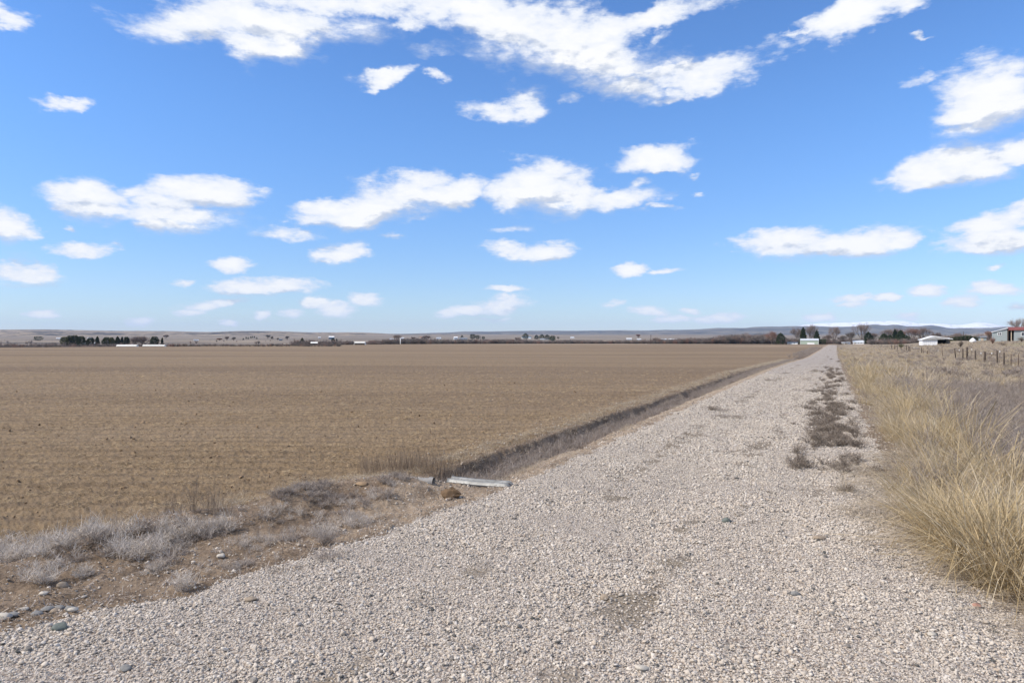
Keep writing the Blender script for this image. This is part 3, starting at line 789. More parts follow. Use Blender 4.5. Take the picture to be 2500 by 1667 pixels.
def rightgrass():
    gold = proto_coll('gold_tufts', [blades(82, .17, 1.0, .0100, .42, (.05, -.02), M['gold'], 6, 500 + i, .52, .42, head=.2, hv=.6) for i in range(6)])
    tanc = proto_coll('tan_tufts', [blades(48, .20, .62, .0098, .75, (.10, -.04), M['tan'], 5, 520 + i, .95, .5) for i in range(6)])
    lodg = proto_coll('lodged_tufts', [blades(40, .22, .72, .0100, 1.1, (.45, -.25), M['tan'], 5, 540 + i, .9, .4) for i in range(4)])
    mauv = proto_coll('mauve_brush', [brush(16, 22, .36, .62, .0052, M['mauve'], 560 + i, .17) for i in range(5)])
    coarse = proto_coll('far_tufts', [blades(60, .35, .60, .022, .6, (.08, 0), M['tan'], 3, 580 + i, .7, .2) for i in range(4)])
    coarseg = proto_coll('far_gold_tufts', [blades(60, .3, .8, .022, .35, (.08, 0), M['gold'], 3, 590 + i, .4, .1) for i in range(4)])
    coarsem = proto_coll('far_brush', [brush(12, 12, .5, .62, .022, M['mauve'], 600 + i, .25) for i in range(4)])
    def pts(u0, u1, v0, v1, dens):
        n = int(dens * (u1 - u0) * (v1 - v0)); u = rng.uniform(u0, u1, n); v = rng.uniform(v0, v1, n)
        x, y = xy(u, v); k = visible(x, y, 1.1) & (y > 3.2); return x[k], y[k], u[k], v[k]
    def edge(u): return np.interp(u, [0, 5.6, 6.7, 7.5, 8.5, 10, 12, 17, 60, 200], [3.0, 2.5, 1.85, 1.45, .85, .55, .65, .95, .6, .3])
    out = {k: [] for k in ('gold', 'tan', 'lodg', 'mauv', 'cg', 'ct', 'cm')}
    for (u0, u1, v1, dens, far) in ((1, 14, 9, 30, 0), (14, 26, 16, 17, 0), (26, 45, 24, 6.0, 0), (45, 90, 40, 2.4, 1), (90, 170, 70, .8, 1), (170, 330, 110, .28, 1)):
        x, y, u, v = pts(u0, u1, .2, v1, dens)
        w = v - edge(u) + fbm(u * .9, v * .9, 3) * .45
        m1 = fbm(u * .22 + 9, v * .35, 3, .55); m2 = fbm(u * .30 - 20, v * .30, 3, .5)
        keep = (w > 0) & (rng.random(len(x)) < np.clip(.35 + w * .9, 0, 1))
        x, y, u, v, w, m1, m2 = (q[keep] for q in (x, y, u, v, w, m1, m2))
        isg = (m1 > .05) & (v < 3.6) & (rng.random(len(x)) < .42) | (rng.random(len(x)) < .05)
        ism = ((m2 > -.02 + .25 * ss(28, 45, u)) & (v > 2.0 + .05 * u) & (v < 12) & (rng.random(len(x)) < .85)) | ((u > 13) & (u < 44) & (v > 2.7 + .5 * m1) & (v < 3.5 + .26 * u) & (rng.random(len(x)) < .78)) | ((m2 > .12) & (v >= 12) & (rng.random(len(x)) < .6)) | ((rng.random(len(x)) < .05))
        isl = rng.random(len(x)) < .35
        cls = np.where(ism, 2, np.where(isg, 1, np.where(isl, 3, 0)))
        hs = np.clip(.45 + w * .45, .4, 1.0) * np.exp(rng.normal(0, .18, len(x)))
        hs = hs * (1 + .25 * fbm(u * .4, v * .4, 2))
        hs = hs * np.interp(v, [0, 3, 8, 14, 60], [1, 1, .85, .65, .6])
        for c, k in ((1, 'cg' if far else 'gold'), (0, 'ct' if far else 'tan'), (3, 'ct' if far else 'lodg'), (2, 'cm' if far else 'mauv')):
            q = cls == c; out[k].append(np.stack([x[q], y[q], hs[q]], 1))
    for (px, py, sc_) in ((2440, 1440, 1.15), (2472, 1452, 1.2), (2405, 1412, 1.05), (2380, 1388, 1.1), (2350, 1370, .95), (2330, 1345, 1.0), (2295, 1325, .9), (2500, 1450, 1.2), (2440, 1400, 1.2), (2480, 1400, 1.25), (2400, 1360, 1.1), (2350, 1320, 1.05), (2250, 1290, .8), (2420, 1330, 1.2), (2300, 1280, .9), (2470, 1340, 1.2), (2520, 1420, 1.3),
                           (2200, 1010, 1.15), (2222, 1008, 1.2), (2245, 1006, 1.25), (2268, 1004, 1.2), (2285, 1000, 1.1), (2230, 998, 1.2), (2255, 996, 1.2), (2190, 1000, 1.0), (2210, 1030, .9), (2180, 1060, .8)):
        for j in range(3):
            sc_ *= .93; x_, y_ = gpt(px + rng.normal(0, 8), py + rng.normal(0, 4), -.12); out['gold'].append(np.array([[x_, y_, sc_ * rng.uniform(.85, 1.1)]]))
    for k, coll, npv, nm, lb, cat in (('gold', gold, 6, 'tall_grass', 'tall golden dry grass standing along the right road edge', 'grass'),
                           ('tan', tanc, 6, 'dry_grass', 'tan dry grass in a thick verge right of the road', 'grass'),
                           ('lodg', lodg, 4, 'bent_grass', 'bent and flattened dry grass right of the road', 'grass'),
                           ('mauv', mauv, 5, 'dead_brush', 'grey mauve dead weeds massed behind the golden grass', 'weeds'),
                           ('cg', coarseg, 4, 'far_tall_grass', 'golden grass edging the far stretch of the road', 'grass'),
                           ('ct', coarse, 4, 'far_dry_grass', 'dry pasture grass around the fence posts', 'grass'),
                           ('cm', coarsem, 4, 'far_brush', 'grey weed patches among the far pasture grass', 'weeds')):
        a = np.concatenate(out[k]); n = len(a)
        z = H(a[:, 0], a[:, 1]) - .02
        rot = rrot(n, .10); 
        if k == 'lodg': rot[:, 2] = rng.normal(0, .8, n)
        s = a[:, 2]; scatter(nm, np.stack([a[:, 0], a[:, 1], z], 1), rot, np.stack([s * rng.uniform(.85, 1.25, n), s * rng.uniform(.85, 1.25, n), s], 1), coll, npv, lb, cat)
        print(nm, n)
    # flattened straw along the foot of the verge
    def mat_straw(seed):
        return blades(26, .22, .50, .0048, .15, (2.2, -1.6), M['tan'], 3, seed, .5, .1)
    fl = proto_coll('fallen_straw', [mat_straw(640 + i) for i in range(4)])
    n = 420; u = rng.uniform(2.0, 16, n); v = edge(u) + rng.normal(-.15, .28, n); x, y = xy(u, v)
    k = (y > 3.2) & visible(x, y); x, y = x[k], y[k]; n = len(x); s = rng.uniform(.5, 1.1, n)
    scatter('fallen_straw', np.stack([x, y, H(x, y) + .02], 1), np.stack([rng.normal(0, .06, n), rng.normal(0, .06, n), rng.normal(0, .7, n)], 1), np.stack([s, s, s * .7], 1), fl, 4, 'fallen straw lying on gravel at the foot of the tall grass', 'straw')
    # low dark weeds on the right shoulder
    dk = proto_coll('dark_mats', [brush(12, 13, .19, .20, .0060, M['brown'], 660 + i, .09) for i in range(4)])
    n = 1700; u = 11 + rng.random(n) ** 1.3 * 52; v = rng.normal(0, .34, n) - .10
    wv = fbm(u * .55, v * 2.0 + 11, 3, .6)
    dn = np.interp(u, [8, 11, 14, 17, 21, 30, 45, 60], [0, .12, .5, 1.15, 1.0, .5, .3, .15])
    k = (wv > .34 - dn * .42) & (v < .7); u, v = u[k], v[k]; x, y = xy(u, v); n = len(x); s = rng.uniform(.35, 1.1, n) * (1 + u * .006)
    scatter('dark_weeds', np.stack([x, y, H(x, y)], 1), rrot(n, .1), np.stack([s, s, s * .78], 1), dk, 4, 'low dark brown weeds matted along the right shoulder', 'weeds')
    print('dark', n)
    # small brown scraps on the road itself
    n = 2400; u = rng.uniform(3, 60, n); v = rng.uniform(-4.2, .6, n); pt = patchy(u, v); k = (pt > .40) | (rng.random(n) < .02); u, v = u[k], v[k]; x, y = xy(u, v)
    n = len(x); s = rng.uniform(.12, .38, n)
    scatter('weed_scraps', np.stack([x, y, H(x, y) + .005], 1), rrot(n, .1), np.stack([s, s, s * .35], 1), dk, 4, 'tiny dark weed scraps in the wheel tracks', 'weeds')
rightgrass()

def leftweeds():
    fr = proto_coll('frost_brush', [brush(10, 9, .24, .27, .0062, M['frost'], 700 + i, .14) for i in range(5)])
    gr = proto_coll('ditch_brush', [brush(14, 12, .30, .48, .0068, M['mauve'], 720 + i, .14) for i in range(5)])
    rd = proto_coll('reeds', [blades(20, .30, .52, .0062, .10, (.02, 0), M['reed'], 3, 740 + i, .18, .12, head=.9) for i in range(4)])
    tn = proto_coll('bank_grass', [blades(50, .18, .30, .0055, .7, (.1, 0), M['tan'], 4, 760 + i, .8, .3) for i in range(4)])
    def put(nm, x, y, s, coll, n_, lb, cat, rt=.12, dz=-.01):
        scatter(nm, np.stack([x, y, H(x, y) + dz], 1), rrot(len(x), rt), np.stack([s, s, s * rng.uniform(.8, 1.2, len(x))], 1), coll, n_, lb, cat); print(nm, len(x))
    # pale weeds at the foot of the field, lower left, with looser ones on the dirt apron and mound
    X = []; Y = []; S = []
    n = 230; t = rng.random(n); px = -60 + 620 * t; py = np.interp(px, [-60, 0, 150, 300, 430, 580], [1345, 1350, 1357, 1362, 1355, 1325]) + rng.normal(0, 1, n) * np.interp(px, [0, 300, 580], [24, 20, 10])
    d = (CAMH + .28) * F / (py - 830); x = (px - 1250) / F * d
    k = fbm(x * 1.2, d * 1.2, 2) > -.18; X.append(x[k]); Y.append(d[k]); S.append(rng.uniform(.4, .9, k.sum()))
    for (cx, cy_, rx, ry, m, s0) in ((860, 1275, 60, 16, 60, .62), (790, 1300, 26, 14, 22, .7), (930, 1280, 30, 9, 16, .5), (660, 1318, 40, 10, 22, .5), (600, 1330, 40, 8, 18, .5), (880, 1235, 80, 12, 30, .45), (700, 1262, 60, 10, 34, .55),
                               (575, 1385, 50, 10, 14, .4), (350, 1395, 50, 12, 10, .4), (960, 1210, 50, 10, 22, .5), (760, 1290, 120, 25, 46, .34), (500, 1345, 200, 25, 50, .34)):
        px = cx + rng.normal(0, 1, m) * rx * .6; py = cy_ + rng.normal(0, 1, m) * ry * .6; d = (CAMH + .1) * F / (py - 830)
        k = rng.random(m) < .62; X.append(((px - 1250) / F * d)[k]); Y.append(d[k]); S.append((s0 * .72 * rng.uniform(.6, 1.2, m))[k])
    put('pale_weeds', np.concatenate(X), np.concatenate(Y), np.concatenate(S), fr, 5, 'pale grey dead weeds between the gravel and the brown field', 'weeds')
    # ditch weeds
    n = 3600; u = 10.8 + rng.random(n) ** 1.25 * 110; v = rng.uniform(-6.85, -5.85, n); x, y = xy(u, v)
    dens = np.interp(u, [10, 30, 60, 120], [1, .8, .7, .9]); k = (rng.random(n) < dens) & (fbm(u * .5, v * 1.5, 2) > -.32); x, y, u = x[k], y[k], u[k]
    put('ditch_weeds', x, y, rng.uniform(.55, 1.05, len(x)) * np.interp(u, [10, 20, 60, 130], [.95, .8, .95, 1.5]), gr, 5, 'grey dead weeds filling the ditch beside the road', 'weeds')
    # gray brush along the far end of the ditch
    n = 420; u = rng.uniform(150, 330, n); v = rng.uniform(-9.0, -5.4, n); x, y = xy(u, v)
    put('far_ditch_brush', x, y, rng.uniform(1.2, 2.3, n), gr, 5, 'grey brush where the ditch runs out towards the barn', 'weeds')
    # reeds behind the beam and the mound
    n = 150; px = rng.uniform(880, 1145, n); py = np.interp(px, [880, 1000, 1145], [1160, 1160, 1172]) + rng.normal(0, 8, n); d = (CAMH + .45) * F / (py - 830); x = (px - 1250) / F * d
    put('reeds', x, d, rng.uniform(.4, .95, n) * np.interp(px, [880, 960, 1100, 1145], [.55, .95, 1.0, .8]), rd, 4, 'upright brown reeds in the ditch behind the steel beam', 'reeds', .05)
    # twiggy litter on the bare dirt
    def crumbs(seed):
        r = np.random.default_rng(seed); V = []; Q = []
        for i in range(14):
            c = np.array([r.uniform(-.14, .14), r.uniform(-.14, .14), r.uniform(.0, .02)]); a = r.random() * 2 * pi; L = r.uniform(.01, .05)
            dd = np.array([cos(a), sin(a), r.uniform(-.2, .7)]) * L; w = np.array([-sin(a), cos(a), r.uniform(-.3, .8)]) * r.uniform(.0015, .004)
            k = len(V); V += [c - dd - w, c + dd - w, c + dd + w, c - dd + w]; Q.append((k, k + 1, k + 2, k + 3))
        return mesh_np('crumbs', np.array(V), np.array(Q), M['reed'] if seed % 3 else M['mauve'])
    cr = proto_coll('crumbs', [crumbs(850 + i) for i in range(6)])
    n = 9000; x, y = rpoints(n, -14, 6, 5, 22); k = (region(x, y) == 0) & (uv(x, y)[1] < -4) & visible(x, y); x, y = x[k], y[k]; k = fbm(x * 1.5, y * 1.5, 3) > -.15; x, y = x[k], y[k]
    put('twig_litter', x, y, rng.uniform(.6, 1.2, len(x)), cr, 6, 'small twig litter on the bare dirt beside the gravel', 'litter', .1, .008)
    # thin brown stalks left, in front of the field
    px = np.concatenate([rng.normal(440, 40, 12), rng.normal(520, 24, 9)]); py = 1300 + rng.normal(0, 9, 21); d = (CAMH + .3) * F / (py - 830)
    st = proto_coll('stalks', [brush(6, 12, .14, .62, .0035, M['reed'], 780 + i, .09) for i in range(3)])
    put('weed_stalks', (px - 1250) / F * d, d, rng.uniform(.5, 1.0, 21), st, 3, 'thin brown weed stalks standing at the near field edge', 'weeds', .06)
    # dry grass on the ditch lips and at the field edge
    n = 4200; u = 10 + rng.random(n) ** 1.4 * 110; side = rng.random(n); v = np.where(side < .72, -7.55 + rng.normal(0, .30, n), -5.2 + rng.normal(0, .22, n)); x, y = xy(u, v)
    k = fbm(u * .7, v * 2, 2) > np.where(side < .72, -.25, .10); x, y, u = x[k], y[k], u[k]
    put('bank_grass', x, y, rng.uniform(.35, .8, len(x)) * np.interp(u, [10, 60, 120], [.8, 1, 1.6]), tn, 4, 'short dry grass along both lips of the ditch', 'grass')
    n = 420; u = rng.uniform(1, 10.5, n); v = np.interp(u, [1, 3, 7, 9.3, 11], [-10.2, -9.7, -8.6, -7.9, -7.35]) - np.abs(rng.normal(0, .6, n)); x, y = xy(u, v)
    put('field_edge_grass', x, y, rng.uniform(.3, .6, n), tn, 4, 'sparse dry grass at the near corner of the field', 'grass')
    # dark weeds on the mound
    dm = proto_coll('mound_mats', [brush(22, 14, .22, .13, .0045, M['mauve'], 800 + i, .08) for i in range(4)])
    n = 200; u = rng.uniform(4.5, 10, n); v = np.interp(u, [4.5, 10], [-7.6, -6.4]) + rng.normal(0, .6, n); k = v < vL(u) - .3; x, y = xy(u[k], v[k]); k = fbm(x * 1.1, y * 1.1, 3) > .0; x, y = x[k], y[k]
    put('mound_weeds', x, y, rng.uniform(.4, 1.1, len(x)), dm, 4, 'matted grey weeds on the dirt mound by the ditch', 'weeds')
leftweeds()

# ------------------------------------------------------------------ single weeds, rocks, beam
def weed(name, px, py, z, sz, label, mat, grp, cat='weed', seed=1, flat=1.0, h=.3, rad=.2):
    x, y = gpt(px, py, z); me = brush(34, 26, rad, h, .0036, mat, seed, h * .28, flat)
    o = link(name, me); o.location = (x, y, Hd(x, y) - .01); o.scale = (sz,) * 3
    tag(o, label, cat, grp); return o
G1 = 'single weeds near the gravel'
weed('dry_weed', 108, 1425, -.15, 1.0, 'large pale bushy weed above the oval brown stone, lower left', M['frost'], G1, seed=11, h=.32, rad=.27)
weed('dry_weed', 205, 1408, -.15, .8, 'pale one-sided weed just right of the large bushy weed', M['frost'], G1, seed=12, h=.26, rad=.16)
weed('dry_weed', 378, 1392, -.12, .8, 'pale small weed on bare dirt left of the weed at the gravel edge', M['frost'], G1, seed=13, h=.2, rad=.24)
weed('dry_weed', 447, 1452, -.10, .85, 'pale spiky weed standing right at the edge of the gravel apron', M['frost'], G1, seed=14, h=.28, rad=.22)
weed('dry_weed', 588, 1388, -.10, .8, 'dull grey low weed on the dirt left of the dark gravel-edge weed', M['mauve'], G1, seed=15, h=.14, rad=.26)
weed('dry_weed', 803, 1372, -.05, .95, 'dark grey spreading weed on the left gravel edge', M['mauve'], G1, seed=16, h=.14, rad=.26)
weed('dry_weed', 790, 1338, -.1, .9, 'greyish brown bushy weed behind the dark gravel-edge weed', M['mauve'], G1, seed=17, h=.26, rad=.22)
weed('dry_weed', 785, 1312, -.1, .7, 'pale round weed on the dirt, topmost of the cluster below the mound', M['frost'], G1, seed=18, h=.26, rad=.2)
weed('dead_grass_mat', 695, 1402, -.06, 1.0, 'rusty brown flat grass mat touching the gravel edge', M['brown'], G1, seed=19, h=.07, rad=.24)
G2 = 'dark weeds growing on the road'
for i, (px, py, s, lb) in enumerate([(1738, 1003, 1.1, 'dark weed alone on the left half of the road'), (1982, 958, 1.0, 'dark weed in the right half of the road, farther of two upright ones'), (1978, 988, .9, 'dark weed in the right half of the road, nearer of two upright ones'),
                                     (1874, 931, 1.0, 'small dark weed on the middle of the road far off'), (2030, 868, 1.3, 'dark weed near the right road edge at the far end'), (2046, 878, 1.5, 'dark clump at the far right verge edge')]):
    weed('road_weed', px, py, -.03, s, lb, M['brown'], G2, seed=30 + i, h=.18, rad=.30)
o = empty('grass_tuft', (*gpt(2068, 1200, 0), 0), label='lone upright pale grass tuft on the gravel left of the verge', cat='grass tuft')
x, y, _ = o.location; o.location.z = Hd(x, y)
link('stem', blades(70, .12, .55, .0055, .45, (.12, 0), M['tan'], 5, 55, .55, .15), o)
link('base_leaves', brush(20, 12, .2, .12, .005, M['brown'], 56, .07), o)

def rock(px, py, z, L, label, mat, name='rock', seed=0, flat=.5, grp='larger stones lying on the ground', cat='stone', sink=.3, rz=0, rgh=.18):
    x, y = gpt(px, py, z); me = ico_mesh(seed, mat, 3, flat, rgh, rgh < .3)
    o = link(name, me); o.scale = (L / 2,) * 3; o.location = (x, y, Hd(x, y) + L / 2 * flat * (1 - sink * 2) * .8 + .008); o.rotation_euler = (.1, .05, rz)
    tag(o, label, cat, grp); return o
mgreen = simple('green_grey_stone', (.13, .145, .13), .8, .2, 3); mbrown = simple('tan_brown_stone', (.30, .24, .18), .85, .15, 3)
mgrey = simple('blue_grey_stone', (.215, .21, .20), .85, .2, 3); mpale = simple('pale_stone', (.46, .42, .36), .85, .1, 3); mpink = simple('red_brown_stone', (.36, .2, .15), .85, .2, 3)
rock(145, 1535, 0, .125, 'dark green grey oval stone on the gravel at lower left', mgreen, seed=1, flat=.6)
rock(153, 1433, -.12, .12, 'brown rounded stone below the large bushy pale weed', mbrown, seed=2, flat=.6, rz=.3)
rock(105, 1450, -.1, .09, 'small cream stone below the large bushy pale weed', mpale, seed=3)
rock(8, 1496, -.05, .15, 'flat cream slab stone cut by the left picture edge', mpale, seed=4, flat=.35)
rock(30, 1488, -.05, .12, 'flat grey stone beside the cream slab', mgrey, seed=5, flat=.4)
rock(90, 1494, -.05, .11, 'flat pale grey stone, lowest of the left stone cluster', mgrey, seed=6, flat=.35)
rock(115, 1474, -.05, .11, 'dark flat stone in the middle of the left stone cluster', mgrey, seed=7, flat=.5, rz=.5)
rock(145, 1468, -.05, .11, 'blue grey stone, topmost of the left stone cluster', mgrey, seed=8, flat=.5)
rock(136, 1478, -.05, .10, 'tilted brown grey stone leaning in the left stone cluster', mbrown, seed=9, flat=.5, rz=.6)
rock(170, 1482, -.05, .12, 'long grey stone, rightmost of the left stone cluster', mgrey, seed=10, flat=.45)
rock(55, 1473, -.05, .10, 'pale triangular stone, left end of the stone cluster', mpale, seed=11, flat=.4)
rock(178, 1491, -.05, .09, 'small round cream stone below the long grey stone', mpale, seed=12)
rock(612, 1468, 0, .11, 'brown flat stone on the gravel apron below the rusty grass mat', mbrown, seed=13, flat=.45)
rock(540, 1358, -.1, .10, 'cream stone on bare dirt left of the mound', mpale, seed=14)
rock(1942, 1446, 0, .10, 'dark grey stone with a shadowed side on the middle of the gravel', mgrey, seed=15, flat=.5)
rock(1476, 1460, 0, .10, 'pinkish brown stone on the left half of the gravel', mbrown, seed=16, flat=.5)
rock(2385, 1465, 0, .08, 'reddish stone on the gravel below the tall grass', mpink, seed=17, flat=.5)
rock(1775, 1274, 0, .13, 'dark blue grey stone next to the brown patches on the road', mgreen, seed=18, flat=.5)
rock(1998, 1316, 0, .16, 'long flat tan stone right of the brown road patches', mbrown, seed=19, flat=.35)
rock(2275, 1548, 0, .07, 'cream round stone low on the right gravel', mpale, seed=20)
rock(1568, 1635, 0, .09, 'large pale stone low in the middle of the gravel', mpale, seed=21)
rock(305, 1633, 0, .09, 'dark slate stone in the gravel near the bottom left', mgrey, seed=22, flat=.45)
rock(1093, 1213, -.02, .10, 'small stone in front of the earth clod', mbrown, seed=23)
c = rock(1105, 1214, -.05, .27, 'big brown earth clod beside the ditch, dark on its right', M['clod'], name='earth_clod', seed=24, flat=.75, grp=None, cat='clod', sink=.25, rgh=.75)
rock(885, 1182, .05, .22, 'sandy hump of soil on top of the mound', M['clod'], name='earth_lump', seed=25, flat=.4, grp=None, cat='soil lump', sink=.5)

def wbeam():
    # corrugated guardrail section: W profile swept along its length, with a bent right end
    a = Vector((-1.03, 11.42, -.07)); b = Vector((.03, 10.92, -.05)); L = (b - a).length
    o = empty('guardrail_beam', a, math.atan2(b.y - a.y, b.x - a.x), label='galvanised corrugated guardrail beam lying across the ditch', cat='guardrail')
    w = .31
    tilt = radians(6)
    prof = [(-.155, .0), (-.140, .028), (-.125, .033), (-.090, .085), (-.060, .088), (-.012, .004), (.012, .004), (.060, .088), (.090, .085), (.125, .033), (.140, .028), (.155, .0)]
    n = 24; V = []; Q = []
    k = len(prof)
    for i in range(n + 1):
        t = i / n; xx = t * L; dz = (b.z - a.z) * t - .012 * sin(pi * t)
        for (p, q) in prof:
            p, q = p * .60, q * .62
            qq = q
            if t > .94: qq = q - (t - .94) * 1.4 * (1 + p * 2)
            V.append((xx + (.02 * sin(p * 20) if i in (0, n) else 0), p, qq + dz + .03))
    for i in range(n):
        for j in range(k - 1):
            Q.append((i * k + j, (i + 1) * k + j, (i + 1) * k + j + 1, i * k + j + 1))
    me = mesh_np('rail', np.array(V), np.array(Q), M['steel'], False)
    r = link('rail', me, o); md = r.modifiers.new('thickness', 'SOLIDIFY'); md.thickness = .004
    r.rotation_euler = (radians(14), 0, 0)
    for xb in (.08, .22, L - .2, L - .08):
        m = MB(); 
        m.tube((xb, 0, .035 + (b.z - a.z) * xb / L), (xb, 0, .058 + (b.z - a.z) * xb / L), .016, .016, 8); bo = m.build('bolt', M['rust'], o); bo.rotation_euler = (radians(14), 0, 0)
    z = Hs(a.x, a.y)
wbeam()
# half-buried pipe end on the mound
x, y = gpt(1030, 1169, .08); o = empty('buried_pipe', (x, y, Hd(x, y) - .025), radians(-14), label='grey half-buried pipe end poking from the mound top', cat='pipe')
m = MB(); n = 14
for (r0, r1, x0, x1) in ((.062, .062, -.20, .18), (.075, .075, .12, .20)): m.tube((x0, 0, 0), (x1, 0, 0), r0, r1, n, False)
p1 = m.build('pipe_wall', M['concrete'], o, True)
m = MB(); m.tube((.05, 0, 0), (.17, 0, 0), .05, .05, n, True); m.build('pipe_mouth_shade', M['dark'], o)  # solid near-black plug paints the shade of the pipe's hollow

# ------------------------------------------------------------------ fences
def fence(name, label, v0, posts, white):
    u0 = None; o = None; tops = []
    for k, (px, ytop, thick, leanx) in enumerate(posts):
        t = (px - 1250) / F; y = v0 / (RC * t - RS); x = t * y
        if o is None: o = empty(name, (x, y, Hs(x, y)), label=label, cat='fence'); ox = o.location.copy()
        zt = zat(ytop, y) if ytop else Hs(x, y) + 1.15 + .08 * rng.normal()
        zb = Hd(x, y) - .3
        r = {0: .035, 1: .075, 2: .11}[thick]
        m = MB(); ln = Vector((leanx * (zt - zb), 0, 0)); c = Vector((x, y, zb)) - ox; tp = Vector((x, y, zt)) - ox
        if thick == 0 and white:       # steel T post
            m.tube(c + ln * .8, tp, .022, .022, 4); p = m.build('post', M['rust'], o)
            m = MB(); m.tube(tp - Vector((0, 0, .20)), tp + Vector((0, 0, .03)), .045, .045, 5); m.build('white_tip', M['tip'], p)
        else:
            m.tube(c + ln, tp, r, r * .9, 8); m.build('post', M['wood'] if thick else M['rust'], o)
        tops.append((x - ox.x, y - ox.y, zt - ox.z))
    tops.sort(key=lambda q: q[1])
    for hh in (.12, .42, .72):
        m = MB()
        for p, q in zip(tops[:-1], tops[1:]): m.tube((p[0], p[1], p[2] - hh), (q[0], q[1], q[2] - hh), .004, .004, 3, False)
        m.build('wire', M['rust'], o)
fence('post_fence', 'dark post and wire fence crossing the dry pasture at right', 14.0,
      [(2560, 878, 1, 0), (2524, 872, 0, 0), (2486.5, 864, 0, 0), (2468.7, 864, 0, -.02), (2451.3, 861, 1, 0), (2434.5, 856, 1, .02), (2404.4, 858, 2, 0), (2381.4, 855.5, 1, 0), (2361, 847, 2, 0), (2350.8, 851, 1, 0), (2330.4, 850, 1, .12), (2299.8, 848.5, 0, .08),
       (2267.7, 852, 0, .05), (2263.9, 855, 1, 0), (2254, 849, 0, 0), (2250.3, 848, 1, 0), (2221, 846, 1, .1), (2218, 845, 1, .1), (2213, 842, 1, .05), (2199.8, 840, 1, 0), (2190.6, 842, 1, 0), (2187, 837, 0, 0), (2184, 842, 1, 0), (2176.3, 842, 1, .04), (2166, 843, 0, 0)], False)
fence('steel_post_fence', 'thin steel post fence with white tips behind the dark posts', 18.0,
      [(2441, 857, 0, 0), (2421.4, 861, 0, 0), (2394.9, 861, 0, 0), (2372.2, 852, 0, 0), (2342, 854, 0, 0), (2290, 855, 0, 0), (2279, 855, 0, 0), (2273, 855, 0, 0), (2240.6, 849, 0, 0), (2236.5, 848, 0, 0), (2233, 848, 0, 0), (2230, 848, 0, 0)], True)

# ------------------------------------------------------------------ buildings
def box_part(name, mat, parent, *bxs):
    m = MB()
    for b in bxs: m.box(*b)
    return m.build(name, mat, parent)
def gable(name, label, cat, px, d, wpx, pytop, pyeave, pybase, depth, wall, roof, rot=0.0, wins=2, door=True, grp=None, ridge_along='x', winmat=None):
    """gabled building seen from its long side; sizes read from the photograph at distance d"""
    if grp == 'distant houses on the plain' and pybase < 832.5: d = settle(px, pybase)
    x, y = far_pt(px, d); zb = min(zat(pybase, d), Hs(x, y) + 1.0); zb = Hs(x, y) if abs(zb - Hs(x, y)) < 1.2 else zb
    w = wpx / F * d * cos(az_of(px)); rot = rot - az_of(px); he = max(1.5, zat(pyeave, d) - zb); hr = max(he + .4, zat(pytop, d) - zb)
    o = empty(name, (x, y, zb), rot, label=label, cat=cat, group=grp)
    hw = w / 2; m = MB()
    if ridge_along == 'x':
        m.prism([(0, -3), (depth, -3), (depth, he), (depth / 2, hr - .12), (0, he)], 'x', -hw, hw); m.build('wall', wall, o)
        m = MB(); ov = .35; sl = (hr - he) / (depth / 2)
        m.prism([(-ov, he - ov * sl), (depth / 2, hr), (depth + ov, he - ov * sl), (depth + ov, he - ov * sl + .16), (depth / 2, hr + .16), (-ov, he - ov * sl + .16)], 'x', -hw - ov, hw + ov); m.build('roof', roof, o)
    else:
        m.prism([(-hw, -3), (hw, -3), (hw, he), (0, hr - .12), (-hw, he)], 'y', 0, depth); m.build('wall', wall, o)
        m = MB(); ov = .35; sl = (hr - he) / hw
        m.prism([(-hw - ov, he - ov * sl), (0, hr), (hw + ov, he - ov * sl), (hw + ov, he - ov * sl + .16), (0, hr + .16), (-hw - ov, he - ov * sl + .16)], 'y', -ov, depth + ov); m.build('roof', roof, o)
    for k in range(wins):
        cx = -hw + w * (k + .5 + .5 * (door)) / (wins + door * 1.0) if wins else 0
        wf = box_part('window', M['white'] if wall is not M['white'] else M['snowroof'], o, (cx - .7, -.06, he * .42, cx + .7, -.004, he * .80))
        box_part('pane', M['glass'], wf, (cx - .6, -.09, he * .46, cx + .6, -.062, he * .76))
    if door:
        cx = -hw + w * .16; box_part('door', M['palewood'], o, (cx - .5, -.07, .05, cx + .5, -.004, min(2.1, he * .85)))
    return o

# pale green metal barn at the end of the road
x, y = far_pt(1976, 640); zb = Hs(x, y); w = 44.2 / F * 640 * cos(az_of(1976))
o = empty('green_barn', (x, y, zb), radians(-24), label='long pale green barn with light metal roof at the road end', cat='barn')
he = zat(831, 640) - zb; hr = zat(826.8, 640) - zb; hw = w / 2; dp = 12
m = MB(); m.prism([(0, -3), (dp, -3), (dp, he), (dp / 2, hr - .1), (0, he)], 'x', -hw, hw); m.build('wall', M['green'], o)
m = MB(); sl = (hr - he) / (dp / 2); m.prism([(-.3, he - .3 * sl), (dp / 2, hr), (dp + .3, he - .3 * sl), (dp + .3, he - .3 * sl + .15), (dp / 2, hr + .15), (-.3, he - .3 * sl + .15)], 'x', -hw - .25, hw + .25); m.build('roof', M['snowroof'], o)
box_part('door', M['white'], o, (hw - w * .62, -.08, -.5, hw - w * .22, -.004, he * .42))
for sx in (-1, 1): box_part('corner_trim', M['white'], o, (sx * (hw + .004) - .12, -.04, -1, sx * (hw + .004) + .12, .1, he))

